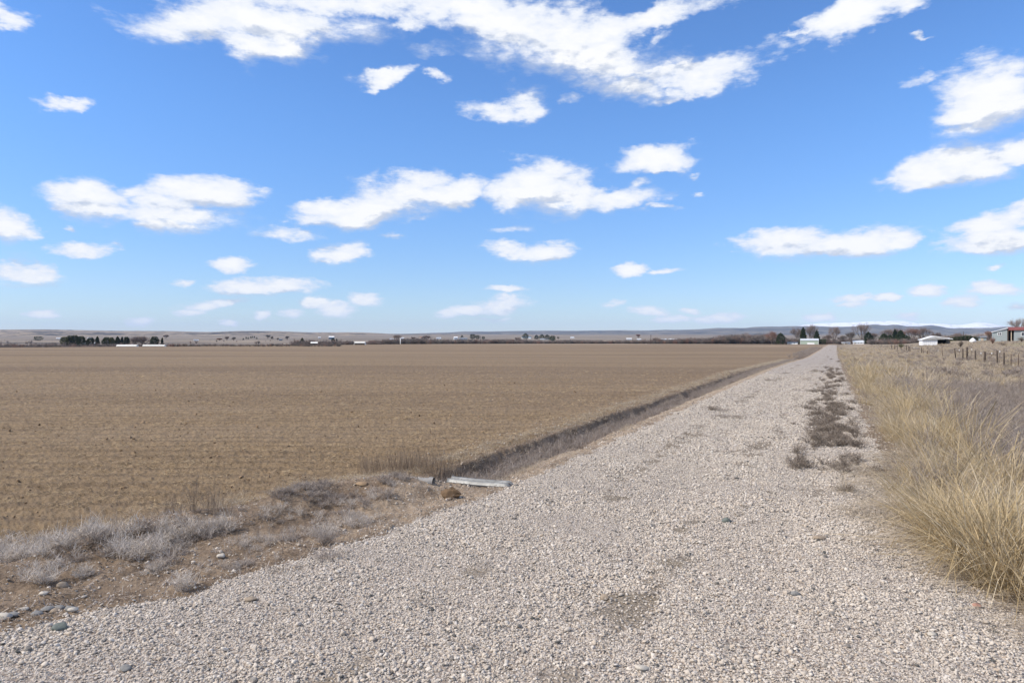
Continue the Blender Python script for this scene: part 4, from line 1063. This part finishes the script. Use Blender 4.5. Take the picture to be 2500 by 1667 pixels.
# open white shed
d = 277; x0, y0 = far_pt(2252, d); x1, _ = far_pt(2320, d); zb = zat(843.5, d); 
THS = radians(-21)
o = empty('white_shed', (x0, y0, min(zb, Hs(x0, y0) + .1)), THS, label='white metal shed with its dark right half open to the front', cat='shed')
zb = o.location.z; W = facade_w(x0, y0, THS, 2320); ax = facade_w(x0, y0, THS, 2280); he = zat(829.2, d) - zb; hr = zat(821.3, d) - zb; her = zat(827.5, d) - zb; hf = facade_w(x0, y0, THS, 2287); dp = 7
zf = he + (hr - he) * 1.0; zz = hr - (hr - her) * (hf - ax) / (W - ax)
m = MB(); m.prism([(.15, -1), (hf, -1), (hf, zz - .1), (ax, hr - .1), (.15, he - .06)], 'y', 0, .12); m.build('front_wall', M['white'], o)
box_part('side_wall', M['white'], o, (0, 0, -1, .148, dp, he - .04)); box_part('side_wall', M['white'], o, (W - .15, 0.2, -1, W, dp, her - .1))
box_part('rear_wall', M['dark'], o, (.15, dp - .15, -1, W - .152, dp - .003, her - .1))  # rear wall coloured near-black so the open half looks shaded
m = MB(); m.prism([(-.4, he - .16), (ax, hr), (W + .8, her - .12), (W + .8, her + .12), (ax, hr + .24), (-.4, he + .06)], 'y', -.5, dp + .3); m.build('roof', M['white'], o)
box_part('post', M['white'], o, (hf + .003, -.02, -1, hf + .24, .2, zz - .1)); box_part('post', M['wood'], o, (W - .2, -.1, -1, W, .19, her - .1))
box_part('fascia', M['snowroof'], o, (hf + .26, .02, zz - .55, W - .22, .1, zz - .35))
for k in range(1, 7):   # standing seams
    box_part('seam', M['snowroof'], o, (hf * k / 7 - .03, -.03, -1, hf * k / 7 + .03, -.003, he - .2))

# blue grey house at the right edge
d = 235; THB = radians(-33); xl, yl = far_pt(2424, d); zb = zat(833.0, d)
o = empty('blue_house', (xl, yl, zb), THB, label='blue grey house with red roof and open dark porch, cut by the right edge', cat='house')
k = d / F; fw = lambda p: facade_w(xl, yl, THB, p); wg = fw(2459); hl = zat(810, d) - zb; hr = zat(801.3, d) - zb; xo = fw(2475.5); xe = fw(2540); hp = zat(806, d) - zb; dp = 8
m = MB(); m.prism([(0, -2), (wg, -2), (wg, hr - .15), (0, hl - .15)], 'y', 0, dp); m.build('gable_wall', M['blue'], o)
m = MB(); m.prism([(-.2, hl - .12), (wg + .25, hr - .05), (wg + .25, hr + .16), (-.2, hl + .06)], 'y', -.4, dp + .3); m.build('white_roof_edge', M['white'], o)
box_part('porch_floor', M['wood'], o, (wg + .003, .2, -2, xo, dp, -.05)); box_part('porch_back_wall', M['dark'], o, (wg + .003, 3.2, -.05, xo - .003, 3.35, hp - .05))  # back wall's near-black colour paints the porch shade
box_part('porch_post', M['palewood'], o, (fw(2469) - .12, .05, -.05, fw(2469) + .12, .29, hp - .08)); box_part('porch_post', M['wood'], o, (wg + .003, .0, -.05, wg + .35, .2, hp - .08))
box_part('front_wall', M['blue'], o, (xo, 0, -2, xe, dp, hp - .1))
m = MB(); m.prism([(-.5, hp - .1), (dp / 2, hp + .9), (dp + .5, hp - .1), (dp + .5, hp + .1), (dp / 2, hp + 1.1), (-.5, hp + .1)], 'x', wg + .27, xe + .4); m.build('roof', M['red'], o)
def win(xc, w_, z0, z1, n):
    f = box_part('window', M['white'], o, (xc - w_ / 2, -.09, z0, xc + w_ / 2, -.004, z1))
    for i in range(n):
        a0 = xc - w_ / 2 + .14 + i * (w_ - .14) / n; box_part('pane', M['glass'], f, (a0, -.12, z0 + .14, a0 + (w_ - .14) / n - .14, -.092, z1 - .14))
win(fw(2440.5), 8 * k, zat(819, d) - zb, zat(811, d) - zb, 2); win(fw(2497), 7 * k, zat(820.5, d) - zb, zat(811, d) - zb, 1)

# small buildings around
gable('small_shed', 'tiny grey shed left of the blue house', 'shed', 2402, 290, 13, 824.5, 827, 834, 5, M['blue'], M['greyroof'], .2, 0, True)
gable('farm_house', 'low white house with pale blue roof behind the vase-shaped bare tree', 'house', 2096, 640, 27, 831, 836, 840, 9, M['white'], M['snowroof'], 0, 3)
gable('farm_house', 'cream house with pale roof between the two evergreen clusters', 'house', 2139, 640, 20, 829.8, 834.5, 839, 9, M['cream'], M['snowroof'], 0, 2)
gable('outbuilding', 'low white building with blue roof left of the green barn', 'outbuilding', 1935, 650, 25, 835.5, 837.8, 840, 7, M['white'], M['bluewall'], 0, 2)
gable('outbuilding', 'small cream outbuilding right of the vase-shaped bare tree', 'outbuilding', 2059, 650, 9, 835.5, 837, 840, 5, M['cream'], M['white'], 0, 1)
gable('outbuilding', 'small white outbuilding just left of the farm house', 'outbuilding', 2071, 655, 10, 836, 838, 840, 5, M['white'], M['white'], 0, 1)
DH = 'distant houses on the plain'
for (px, d, w, pt, pe, pb, wl, rf, lb) in (
    (1285, 1100, 22, 821.8, 823.3, 827, 'white', 'bluewall', 'white house with blue roof edge among evergreens near the centre'),
    (1278, 1250, 10, 822.2, 823.6, 826.5, 'cream', 'greyroof', 'small grey house half behind the lone round evergreen'),
    (1113, 1100, 9, 822, 824, 829, 'white', 'white', 'small bright white gabled house left of centre'),
    (1131, 1120, 20, 824, 826, 829, 'snowroof', 'greyroof', 'long grey building just right of the small bright white house'),
    (1071, 1200, 11, 823.5, 825, 828, 'white', 'snowroof', 'small white house left of the bright gabled one'),
    (1034, 1150, 16, 822.5, 824, 828, 'cream', 'orange', 'cream house with orange roof behind bare trees'),
    (1010, 1200, 5, 822, 824, 827.5, 'white', 'snowroof', 'tiny pale house between bare trees left of the orange-roofed one'),
    (983, 1100, 8, 824, 825.3, 828, 'snowroof', 'white', 'tiny white domed house behind the white marker pole'),
    (956, 1200, 9, 826.5, 827.5, 829, 'white', 'snowroof', 'tiny white house left of the white marker pole'),
    (809, 900, 13, 820.6, 823, 828, 'bluewall', 'white', 'white-roofed dark blue building on the rise left of centre'),
    (780, 1300, 6, 822.7, 823.8, 826, 'snowroof', 'white', 'tiny building left of the white-roofed dark blue one'),
    (479, 1500, 12, 829, 830, 832, 'white', 'snowroof', 'tiny white farm building far left beyond the brush'),
    (685, 1400, 8, 827.5, 828.5, 831, 'bluewall', 'greyroof', 'tiny blue building beside the poplars'),
    (143, 900, 12, 824.5, 825.5, 828, 'white', 'white', 'small white roof at the left end of the evergreen grove'),
    (219, 700, 10, 824, 827, 831, 'cream', 'snowroof', 'pale house between the evergreens far left'),
    (226, 640, 14, 836.5, 838.5, 843, 'blue', 'white', 'white-roofed shed below the evergreens far left'),
    (206, 620, 8, 837.5, 839.5, 844, 'white', 'snowroof', 'little white shed left of the white-roofed shed'),
    (1536, 1200, 13, 825.5, 827, 829.5, 'snowroof', 'white', 'low building with bright white roof right of centre'),
    (1560, 1150, 10, 827, 828, 830, 'snowroof', 'white', 'smaller white-roofed building right of the low bright one'),
    (1620, 900, 12, 827, 829, 834, 'green', 'snowroof', 'pale green shed among brush right of the tall pole'),
    (1642, 850, 20, 827, 829, 834, 'orange', 'white', 'long brick red building with white roof among brush'),
    (1690, 900, 20, 829.5, 831, 834, 'cream', 'snowroof', 'cream building hidden in bare brush'),
    (1752, 1000, 12, 822, 824, 829, 'white', 'snowroof', 'pair of white gables above the grey brush'),
    (1397, 1500, 9, 822.5, 824, 826, 'white', 'snowroof', 'tiny white house on the plain right of the evergreens'),
    (1072, 1600, 6, 824, 825, 827, 'cream', 'snowroof', 'very small cream house in the haze left of centre'),
    (1330, 1900, 22, 826.5, 827.3, 829, 'snowroof', 'snowroof', 'long low pale sheds in the haze at the centre')):
    gable('distant_house', lb, 'house', px, d, w, pt, pe, pb, 8, M[wl], M[rf], rng.normal(0, .12), 2 if w > 7 else 1, w > 10, DH)
# long white covered rows on the far left edge of the field
def cover(px0, px1, y0, y1, d, label, grp):
    xa, _ = far_pt(px0, d); xb, _ = far_pt(px1, d); L = xb - xa; zt = zat(y0, d); zb = min(zat(y1, d), Hs(xa, d))
    h = zt - zat(y1, d); zb = zat(y1, d)
    o = empty('covered_stack', (xa, d, zb), 0, label=label, cat='covered stack', group=grp); m = MB()
    n = 10; P = []
    for i in range(n + 1):
        a = pi * i / n; P.append((-cos(a) * h * 1.1, max(0.0, sin(a)) ** .7 * h))
    P = [(P[0][0], -2.5)] + P + [(P[-1][0], -2.5)]
    for i in range(len(P)):
        p, q = P[i], P[(i + 1) % len(P)]; m.quad_face([(0, p[0], p[1]), (L, p[0] , p[1]), (L, q[0], q[1]), (0, q[0], q[1])])
    m.quad_face([(0, *p) for p in P]); m.quad_face([(L, *p) for p in reversed(P)]); m.build('cover', M['hay'], o)
    box_part('base_board', M['wood'], o, (.2, -h * 1.12 - .1, -2.4, L - .2, -h * 1.12, h * .12))
gcv = 'white covered stacks at the field edge'
cover(286.6, 335.7, 841.3, 846.3, 385, 'long white covered stack, leftmost at the field edge', gcv)
cover(350, 403.5, 841.5, 845.7, 392, 'long white covered stack, second from the left at the field edge', gcv)
cover(866, 892, 834, 838.3, 560, 'short cream covered stack at the field edge left of the white pole', gcv)
gable('field_shed', 'small lean shed with white roof patch and dark open side at the field edge', 'shed', 767, 500, 15, 835, 839.5, 841.5, 5, M['dark'], M['hay'], 0, 0, False)  # closed walls, near-black colour paints the shade of an open side
# yard tank with an onion-shaped top
d = 255; x, y = far_pt(2375, d); o = empty('onion_tank', (x, y, zat(838, d)), label='round white tank with pinched top near the hedge', cat='tank'); 
kk = d / F; prof = [(0, 5), (.5, 5.8), (1.0, 6.4), (.3, 12.4), (0, 12.8)]
prof = [(2.2, -5), (2.6, -2), (3.2, .2), (5.2, 1.6), (6.6, 3.8), (7, 6.0), (6.2, 8.2), (4.2, 10.2), (2.6, 11.6), (1.7, 12.7), (.7, 13.1)]
V = []; Q = []; nn = 20
for (r_, z_) in prof:
    for q in range(nn): V.append((cos(2 * pi * q / nn) * r_ * kk, sin(2 * pi * q / nn) * r_ * kk, z_ * kk))
for i in range(len(prof) - 1):
    for q in range(nn): Q.append((i * nn + q, i * nn + (q + 1) % nn, (i + 1) * nn + (q + 1) % nn, (i + 1) * nn + q))
link('tank_body', mesh_np('tank_body', np.array(V), np.array(Q), M['white'], True), o)
m = MB(); m.tube((0, 0, 13.0 * kk), (0, 0, 13.7 * kk), .8 * kk, .5 * kk, 10); m.build('cap', M['steel'], o)

# poles
def pole(px, ytop, d, r, label, mat='wood', arm=True, name='utility_pole', cat='utility pole'):
    x, y = far_pt(px, d); zb = Hs(x, y); o = empty(name, (x, y, zb), label=label, cat=cat); h = zat(ytop, d) - zb
    m = MB(); m.tube((0, 0, -.5), (0, 0, h), r, r * .75, 7); m.build('shaft', M[mat], o)
    if arm:
        box_part('crossarm', M[mat], o, (-1.1, -.06, h - .9, 1.1, .06, h - .72))
        for s in (-.9, 0.45, .9): m = MB(); m.tube((s, 0, h - .718), (s, 0, h - .5), .05, .04, 6); m.build('insulator', M['snowroof'], o)
pole(1589, 817, 730, .28, 'tall dark utility pole in front of the brush right of centre')
pole(1173, 820, 730, .24, 'thin dark utility pole left of centre before the brush')
pole(1914.5, 823.5, 650, .22, 'pale pole at the right side of the dark evergreen left of the barn', 'palewood', False)
pole(977.5, 827, 690, .45, 'white marker pole at the far field edge', 'white', False, 'marker_pole', 'pole')
pole(2352.5, 809, 420, .16, 'slim pole above the bare brush behind the onion tank', 'wood', False)

# ------------------------------------------------------------------ trees
def bare_tree(px, d, ytop, wpx, label, mat='twig', seed=0, ybase=None, grp=None, vase=1.0, dens=1.0, stem=1.0):
    r = np.random.default_rng(seed + 900)
    if d >= 900: d = settle(px, min(831.5, ytop + max(10.5, wpx * .9)))
    x, y = far_pt(px, d); zb = Hs(x, y) - .1
    h = zat(ytop, d) - zb; W = wpx / F * d / 2
    o = empty('bare_tree', (x, y, zb), label=label, cat='tree', group=grp)
    m = MB(); V = []; Q = []; tw = max(.022, d * .000062)
    def strip(p, q, w):
        wd = np.cross(q - p, r.normal(size=3)); wd /= (np.linalg.norm(wd) + 1e-9)
        i = len(V); V.extend([p - wd * w / 2, p + wd * w / 2, q + wd * w * .25, q - wd * w * .25]); Q.append((i, i + 1, i + 2, i + 3))
    tr = h * .022 * stem + .06
    H0 = h * (.07 + .07 * r.random())
    m.tube((0, 0, -.5), (0, 0, H0), tr * 1.25, tr, 7)
    tips = []
    def grow(p, dr, L, rad, lev):
        q = p + dr * L
        if lev < 3: m.tube(p, q, rad, rad * .68, 5 if lev < 2 else 4, False)
        else: strip(p, q, max(rad * 1.5, tw * 1.4))
        if lev >= 3:
            for k in range(int(9 * dens)):
                t = r.random(); b = p + (q - p) * t; dd = dr * .8 + r.normal(size=3) * .55; dd[2] += .25; dd /= np.linalg.norm(dd)
                e = b + dd * L * (.55 + .6 * r.random()); strip(b, e, tw)
                for _ in range(2):
                    d2 = dd + r.normal(size=3) * .6; d2 /= np.linalg.norm(d2); b2 = b + (e - b) * r.random(); strip(b2, b2 + d2 * L * .45, tw * .8)
            return
        nb = 3 if lev > 0 else 3
        if lev >= 1:
            for k in range(int((4 if lev == 1 else 6) * dens)):
                b = p + (q - p) * r.random(); d2 = dr * .5 + r.normal(size=3) * .6; d2[2] += .2; d2 /= np.linalg.norm(d2); strip(b, b + d2 * L * (.5 + .5 * r.random()), tw * 1.1)
        for k in range(nb):
            dd = dr + r.normal(size=3) * (.42 + .08 * lev); dd[2] = dd[2] * .8 + .28; dd /= np.linalg.norm(dd)
            grow(q - dr * L * .12 * k, dd, L * (.66 + .16 * r.random()), rad * .6, lev + 1)
    nl = 5 + int(r.integers(0, 3))
    for k in range(nl):
        a = 2 * pi * (k + .6 * r.random()) / nl; sp = W / h * 1.5 * vase * (.35 + .8 * r.random())
        dr = np.array([cos(a) * sp, sin(a) * sp, 1.0]); dr /= np.linalg.norm(dr)
        grow(np.array([0, 0, H0 * (.75 + .25 * r.random())]), dr, h * .30, tr * .55, 0)
    # fit to the measured outline
    V = np.array(V); mv = np.array(m.v, float)
    top = np.percentile(V[:, 2], 99.3); wid = np.percentile(np.abs(V[:, 0]), 97)
    sz = h / top; sx = W / wid
    V[:, 2] *= sz; V[:, :2] *= sx; lo = np.clip(mv[:, 2] / H0, 0, 1)[:, None]; mv[:, :2] *= 1 + (sx - 1) * lo * (mv[:, 2:3] > H0 * .9); mv[:, 2] *= sz; m.v = [tuple(q) for q in mv]
    m.build('trunk', M['bark'], o); link('crown', mesh_np('crown', V, np.array(Q), M[mat]), o)
    return o
def evergreen(px, d, ytop, wpx, label, kind='cone', seed=0, mat='needle', grp=None, name='evergreen_tree'):
    r = np.random.default_rng(seed + 1900)
    if d >= 900: d = settle(px, min(832, ytop + max(5, wpx * .9)))
    x, y = far_pt(px, d); zb = Hs(x, y) - .1; h = zat(ytop, d) - zb; W = wpx / F * d / 2
    o = empty(name, (x, y, zb), label=label, cat='tree', group=grp)
    m = MB(); m.tube((0, 0, -.5), (0, 0, h * .85), .03 * h, .006 * h, 7)
    for k in range(10):
        a = r.random() * 6.28; t = .15 + .07 * k; m.tube((0, 0, h * t), (cos(a) * W * .6 * (1 - t), sin(a) * W * .6 * (1 - t), h * (t + .02)), .012 * h, .004 * h, 4, False)
    m.build('trunk', M['bark'], o)
    V = []; Q = []; n = 2600; ph = r.random(8) * 6.28
    for i in range(n):
        t = r.random() ** .8; a = r.random() * 2 * pi
        if kind == 'cone': prof = (1 - t) ** .75 * (.25 + .75 * min(1, t * 9 + .55)) * (1 + .18 * sin(t * 34 + ph[0]))
        elif kind == 'round': prof = math.sqrt(max(0, 1 - (2 * t * .92 + .08 - 1) ** 2)) * 1.0
        else: prof = (min(1, (1 - t) * 2.1)) ** .7 * (.72 + .28 * sin(t * 2.6))
        lump = 1 + .20 * sin(a * 3 + ph[1] + t * 7) + .13 * sin(a * 5 + ph[2] - t * 13)
        q = (.45 + .55 * r.random() ** .5) * prof * lump * W * .95
        c = np.array([cos(a) * q, sin(a) * q, h * (.03 + .96 * t) - (.04 * h * q / max(W, .1) if kind == 'cone' else 0)])
        s = (.035 + .05 * r.random()) * h * (.45 if t > .9 else .8)
        e1 = r.normal(size=3); e1[:2] += np.array([cos(a), sin(a)]) * 1.0; e1 /= np.linalg.norm(e1); e2 = np.cross(e1, r.normal(size=3)); e2 /= np.linalg.norm(e2)
        k = len(V); V += [c - e2 * s * .25, c + e1 * s * .8 - e2 * s * .35, c + e1 * s * 1.3, c + e1 * s * .5 + e2 * s * .4]; Q.append((k, k + 1, k + 2, k + 3))
    link('crown', mesh_np('crown', np.array(V), np.array(Q), M[mat]), o); return o
GB = 'bare trees behind the barn and farm houses'; GE = 'evergreens around the barn and farm houses'
for i, a in enumerate([
 (1884, 655, 808.5, 30, 'reddish round bare tree left of the evergreen beside the pale pole', 'redtwig', .7),
 (1946, 660, 799.5, 32, 'broad mauve bare tree behind the left end of the green barn', 'twig', .8),
 (1979, 665, 792.5, 30, 'tall pale-limbed bare tree between the two pointed evergreens', 'twig', .8),
 (2036, 650, 796.5, 32, 'vase-shaped grey bare tree standing right of the barn', 'twig', 1.3),
 (2021, 655, 817, 20, 'low bare tree at the left foot of the vase-shaped one', 'twig', .8),
 (2057, 660, 819, 22, 'dark squat bare tree right of the vase-shaped one', 'brushtwig', .8),
 (2077, 645, 809.5, 24, 'forked dark bare tree beside the farm house', 'brushtwig', 1.0),
 (2104, 665, 788.5, 40, 'tallest thin-twigged bare tree behind the farm house', 'twig', .9),
 (2133, 670, 812, 22, 'small bare tree right of the bushy evergreen', 'twig', .8),
 (2166, 640, 802.5, 28, 'grey bare tree behind the left of the dark evergreen cluster', 'twig', .8),
 (2192, 645, 799.5, 32, 'grey bare tree rising between the tops of the evergreen cluster', 'twig', .8),
 (2225, 600, 799.5, 36, 'reddish brown bare tree right of the dark evergreen cluster', 'redtwig', .7),
 (2250, 610, 799, 42, 'wide grey bare tree behind the white shed roof', 'twig', .7),
 (2285, 640, 811, 24, 'low bare tree over the white shed ridge', 'twig', .8),
 (2486, 262, 776, 48, 'leafless spreading tree above the red house roof', 'twig', 1.2),
 (2416, 330, 808, 22, 'brown twiggy tree left of the blue house', 'redtwig', .7),
 (2340, 520, 812, 34, 'faint bare tree behind the dark hedge', 'twig', .8)]):
    bare_tree(a[0], a[1], a[2], a[3], a[4], a[5], i, grp=GB, vase=a[6], dens=1.3 if a[1] > 400 else .9)
for i, a in enumerate([
 (1906, 648, 812.3, 21, 'dark rounded evergreen behind the pale pole', 'dome'),
 (1961, 652, 799, 19, 'tall pointed evergreen behind the left half of the green barn', 'cone'),
 (1994, 652, 806.5, 20, 'pointed evergreen at the right end of the green barn', 'cone'),
 (2009, 648, 827, 18, 'low dark evergreen bush right of the barn', 'round'),
 (2120, 636, 810, 20, 'bushy evergreen between the two farm houses', 'dome'),
 (2158, 600, 813.5, 22, 'dark evergreen at the left end of the big cluster', 'dome'),
 (2173, 605, 817, 20, 'low evergreen in the gap of the big cluster', 'dome'),
 (2185, 605, 803.5, 16, 'narrow spire evergreen in the middle of the big cluster', 'cone'),
 (2199, 600, 805.5, 20, 'taller layered evergreen in the big cluster', 'dome'),
 (2208, 595, 818, 24, 'broad dark evergreen at the right end of the big cluster', 'round'),
 (2194, 590, 822, 30, 'low spreading evergreen at the foot of the big cluster', 'round')]):
    evergreen(*a, seed=i, grp=GE)
GL = 'evergreens on the far left'
for i, a in enumerate([(158, 600, 822, 18, 'olive evergreen at the left end of the far left grove', 'round', 'olive'), (172, 605, 818.5, 18, 'dark evergreen, first peak of the far left grove', 'round', 'needle'), (183, 605, 818, 18, 'dark evergreen, highest of the far left grove', 'round', 'needle'),
    (199, 600, 820, 18, 'dark evergreen at the right end of the far left grove', 'round', 'needle'), (221, 610, 823, 17, 'round evergreen alone right of the far left grove', 'round', 'needle'), (238, 600, 821, 8, 'slim upright evergreen between two round ones', 'dome', 'needle'),
    (260, 610, 822.5, 18, 'round evergreen left of the grey thicket', 'round', 'needle'), (273, 610, 823, 12, 'olive tree beside the round evergreen', 'round', 'olive'), (287, 620, 821, 12, 'dark evergreen, left end of the grey thicket', 'dome', 'needle'), (298, 625, 821.5, 9, 'pointed evergreen near the left end of the grey thicket', 'cone', 'needle'),
    (377, 600, 821, 19, 'dark round evergreen closing the right end of the grey thicket', 'round', 'needle'), (396, 640, 824, 6, 'tiny conifer right of the grey thicket', 'cone', 'needle'), (93, 1100, 820.5, 20, 'low dark evergreen on the slope far left', 'round', 'needle'), (309, 630, 822, 12, 'dull dark evergreen inside the grey thicket', 'round', 'needle'),
    (738, 700, 824.5, 9, 'lone dark evergreen above the brush left of the field shed', 'dome', 'needle'), (822, 640, 826.5, 6, 'small pointed conifer right of the white-roofed building', 'cone', 'needle'), (813, 690, 826, 9, 'dark round evergreen below the white-roofed building', 'round', 'needle'),
    (1128, 1250, 817.5, 9, 'pointed dark evergreen behind the long grey building', 'cone', 'needle'), (1154, 1000, 815.2, 14, 'dark round evergreen near the thin pole', 'round', 'needle'), (1166, 1010, 818, 11, 'smaller evergreen right of the round one near the thin pole', 'round', 'needle'), (1180, 1020, 821, 8, 'low evergreen just right of the thin pole', 'round', 'needle'),
    (1283, 1000, 813.2, 16, 'lone tall round evergreen left of the blue-edged white house', 'dome', 'needle'), (1310, 1100, 817.5, 12, 'evergreen above the roof of the blue-edged white house', 'dome', 'needle'), (1323, 1050, 815.8, 14, 'dark evergreen, tallest of the centre row', 'dome', 'needle'), (1336, 1060, 816.5, 14, 'dark evergreen, third in the centre row', 'dome', 'needle'),
    (1349, 1000, 819, 14, 'dark evergreen near the right of the centre row', 'round', 'needle'), (1347, 900, 824, 18, 'low spreading evergreen in front of the centre row', 'round', 'needle'), (1363, 1100, 821.8, 6, 'tiny evergreen right of the centre row', 'round', 'needle')]):
    evergreen(a[0], a[1], a[2], a[3], a[4], a[5], 40 + i, a[6], GL if a[0] < 450 else 'evergreens across the middle distance')
for i, a in enumerate([(330, 640, 821, 26, 'grey bare thicket tree left of centre in the far left grove'), (350, 645, 820.5, 26, 'grey bare thicket tree beside the closing dark evergreen'), (554, 1100, 821.5, 8, 'slim pale bare tree standing in the far tan field'), (535, 1000, 825.5, 12, 'orange brown small bush tree in the far tan field'),
    (654, 1200, 817.5, 10, 'dark tall poplar, left of the poplar pair'), (664, 1200, 821, 6, 'dark slim poplar, right of the poplar pair'), (701, 1200, 820.5, 8, 'dark forked tree right of the poplar pair'), (678, 1300, 825, 5, 'tiny tree beside the tiny blue building'), (405, 1500, 817, 12, 'faint blue grey tree clump far left on the slope'),
    (571, 1200, 823, 10, 'small dark tree right of the slim pale bare one'), (970, 900, 818, 20, 'wide bare tree behind the white marker pole'), (1040, 950, 819, 22, 'wide bare tree over the orange-roofed house'), (1558, 1000, 816, 9, 'reddish slim bare tree left of the tall utility pole'),
    (1008, 950, 822, 12, 'small bare tree beside the tiny pale house'), (1263, 900, 824, 14, 'tan bare tree left of the lone round evergreen'), (1600, 760, 824, 14, 'brown bare shrub tree right of the tall utility pole')]):
    bare_tree(a[0], a[1], a[2], a[3], a[4], 'redtwig' if i in (3, 12) else ('brushtwig' if i in (4, 5, 6, 7, 9) else 'twig'), 60 + i, grp='bare trees scattered over the far land', vase=.7, dens=1.4)
for i, (px, yt) in enumerate([(601, 822), (606, 822.5), (612, 820.5), (616, 820), (621, 820), (627, 822.5), (594, 825)]):
    evergreen(px, 1500, yt, 4.5, ['first', 'second', 'third', 'fourth', 'fifth', 'sixth', 'short leading'][i] + ' small dark conifer of the row on the far slope', 'cone', 90 + i, 'needle', 'row of small conifers on the far slope')
# dark hedge of evergreens behind the onion tank, each bush a thing
for i, (px, yt, w) in enumerate([(2326, 823, 14), (2336, 821.5, 14), (2346, 821, 14), (2357, 818.5, 14), (2366, 818.5, 14), (2376, 821, 14), (2386, 823, 14), (2396, 824.5, 14)]):
    evergreen(px, 330, yt, w, 'dark hedge evergreen, number %s from the white shed' % ['one', 'two', 'three', 'four', 'five', 'six', 'seven', 'eight'][i], 'round', 110 + i, 'needle', 'evergreen hedge behind the onion tank', 'hedge_bush')
# near shrubs around the house and the yard
def shrub(px, d, h, w, label, mat, seed):
    x, y = far_pt(px, d); o = link('bare_shrub', brush(40, 20, w / 2, h, .03, M[mat], seed, h * .28)); o.location = (x, y, Hs(x, y)); tag(o, label, 'shrub', 'bare shrubs in the yard')
shrub(2424, 215, 2.1, 1.9, 'rusty brown shrub at the left corner of the blue house', 'redtwig', 1)
shrub(2494, 205, 1.4, 2.4, 'dark shrub under the right window of the blue house', 'brown', 2)
shrub(2345, 200, 2.0, 1.6, 'bare brown shrub right of the white shed opening', 'brown', 3)
shrub(2448, 190, .8, 3.0, 'low dark shrub before the gable of the blue house', 'brown', 4)
shrub(2299, 250, 1.0, 3.4, 'tan dome-shaped shrub before the open half of the white shed', 'tan', 5)
shrub(2200, 200, 1.3, 2.2, 'yellowish shrub among the distant fence posts', 'olive', 6)

# ------------------------------------------------------------------ far brush bands (one mass)
def brushband():
    pr = [brush(26, 26, .5, 1.0, .016, M['brushtwig'], 820 + i, .20) for i in range(4)] + [brush(26, 26, .5, 1.0, .016, M['twig'], 830 + i, .20) for i in range(3)] + [brush(22, 22, .5, 1.0, .016, M['redtwig'], 840, .20)]
    coll = proto_coll('brush_shapes', pr); X = []; Y = []; S = []
    def strip(px0, px1, d0, d1, ytop, n, var=.35):
        px = rng.uniform(px0, px1, n); d = rng.uniform(d0, d1, n); x = (px - 1250) / F * d
        yt = np.interp(px, [p[0] for p in ytop], [p[1] for p in ytop]); zt = CAMH + (830 - yt) / F * d
        z = H(x, d, False); hh = (zt - z) * (1 - var * rng.random(n)); hh = np.maximum(hh, 1.0)
        X.append(x); Y.append(d); S.append(hh)
    strip(-250, 830, 400, 470, [(-250, 835), (0, 835), (80, 836), (150, 835), (210, 838), (300, 836), (420, 836), (560, 838), (600, 839), (680, 836), (760, 838), (830, 836)], 900)
    strip(720, 860, 560, 620, [(720, 828), (800, 827), (860, 829)], 120)
    strip(900, 1250, 730, 800, [(900, 829), (960, 825), (1040, 823.5), (1080, 827), (1150, 826), (1210, 827), (1250, 826)], 460)
    strip(1200, 1620, 730, 800, [(1200, 829), (1265, 824), (1300, 829), (1400, 828), (1500, 829), (1600, 827), (1620, 826)], 460)
    strip(1600, 1900, 700, 780, [(1600, 826), (1680, 824), (1730, 823), (1760, 818), (1800, 814), (1840, 814), (1880, 816), (1900, 820)], 620, .45)
    strip(1890, 2150, 690, 760, [(1890, 822), (1950, 824), (2000, 826), (2150, 824)], 260)
    strip(2120, 2440, 560, 700, [(2120, 826), (2240, 822), (2300, 816), (2440, 815)], 420)
    strip(-250, 760, 1000, 1500, [(-250, 829), (760, 829)], 150)
    x, y, s = map(np.concatenate, (X, Y, S)); n = len(x)
    scatter('brushwood', np.stack([x, y, H(x, y, False) - .3], 1), rrot(n, .05), np.stack([s * rng.uniform(.9, 1.7, n), s * rng.uniform(.9, 1.7, n), s], 1), coll, len(pr), 'band of bare grey brushwood beyond the far field edge', 'brushwood')
    print('brush', n)
brushband()

# ------------------------------------------------------------------ haze
import bmesh
bmh = bmesh.new(); bmesh.ops.create_cube(bmh, size=1.0)
for v_ in bmh.verts: v_.co = Vector((v_.co.x * 32000, 11850 + v_.co.y * 24300, 273 + v_.co.z * 574))
bmesh.ops.recalc_face_normals(bmh, faces=bmh.faces); hme = bpy.data.meshes.new('haze'); bmh.to_mesh(hme); bmh.free()
me_mat = bpy.data.materials.new('haze'); me_mat.use_nodes = True; t = NT(me_mat.node_tree); t.n.remove(t.n['Principled BSDF'])
pv = t.node('ShaderNodeVolumePrincipled'); pv.inputs['Color'].default_value = (.54, .71, 1.0, 1); pv.inputs['Density'].default_value = 3.2e-5; pv.inputs['Anisotropy'].default_value = 0.0
t.l.new(pv.outputs[0], t.n['Material Output'].inputs['Volume'])
hme.materials.append(me_mat); hz = link('haze', hme); tag(hz, kind='stuff'); hz['label'] = 'pale blue haze over the far land'
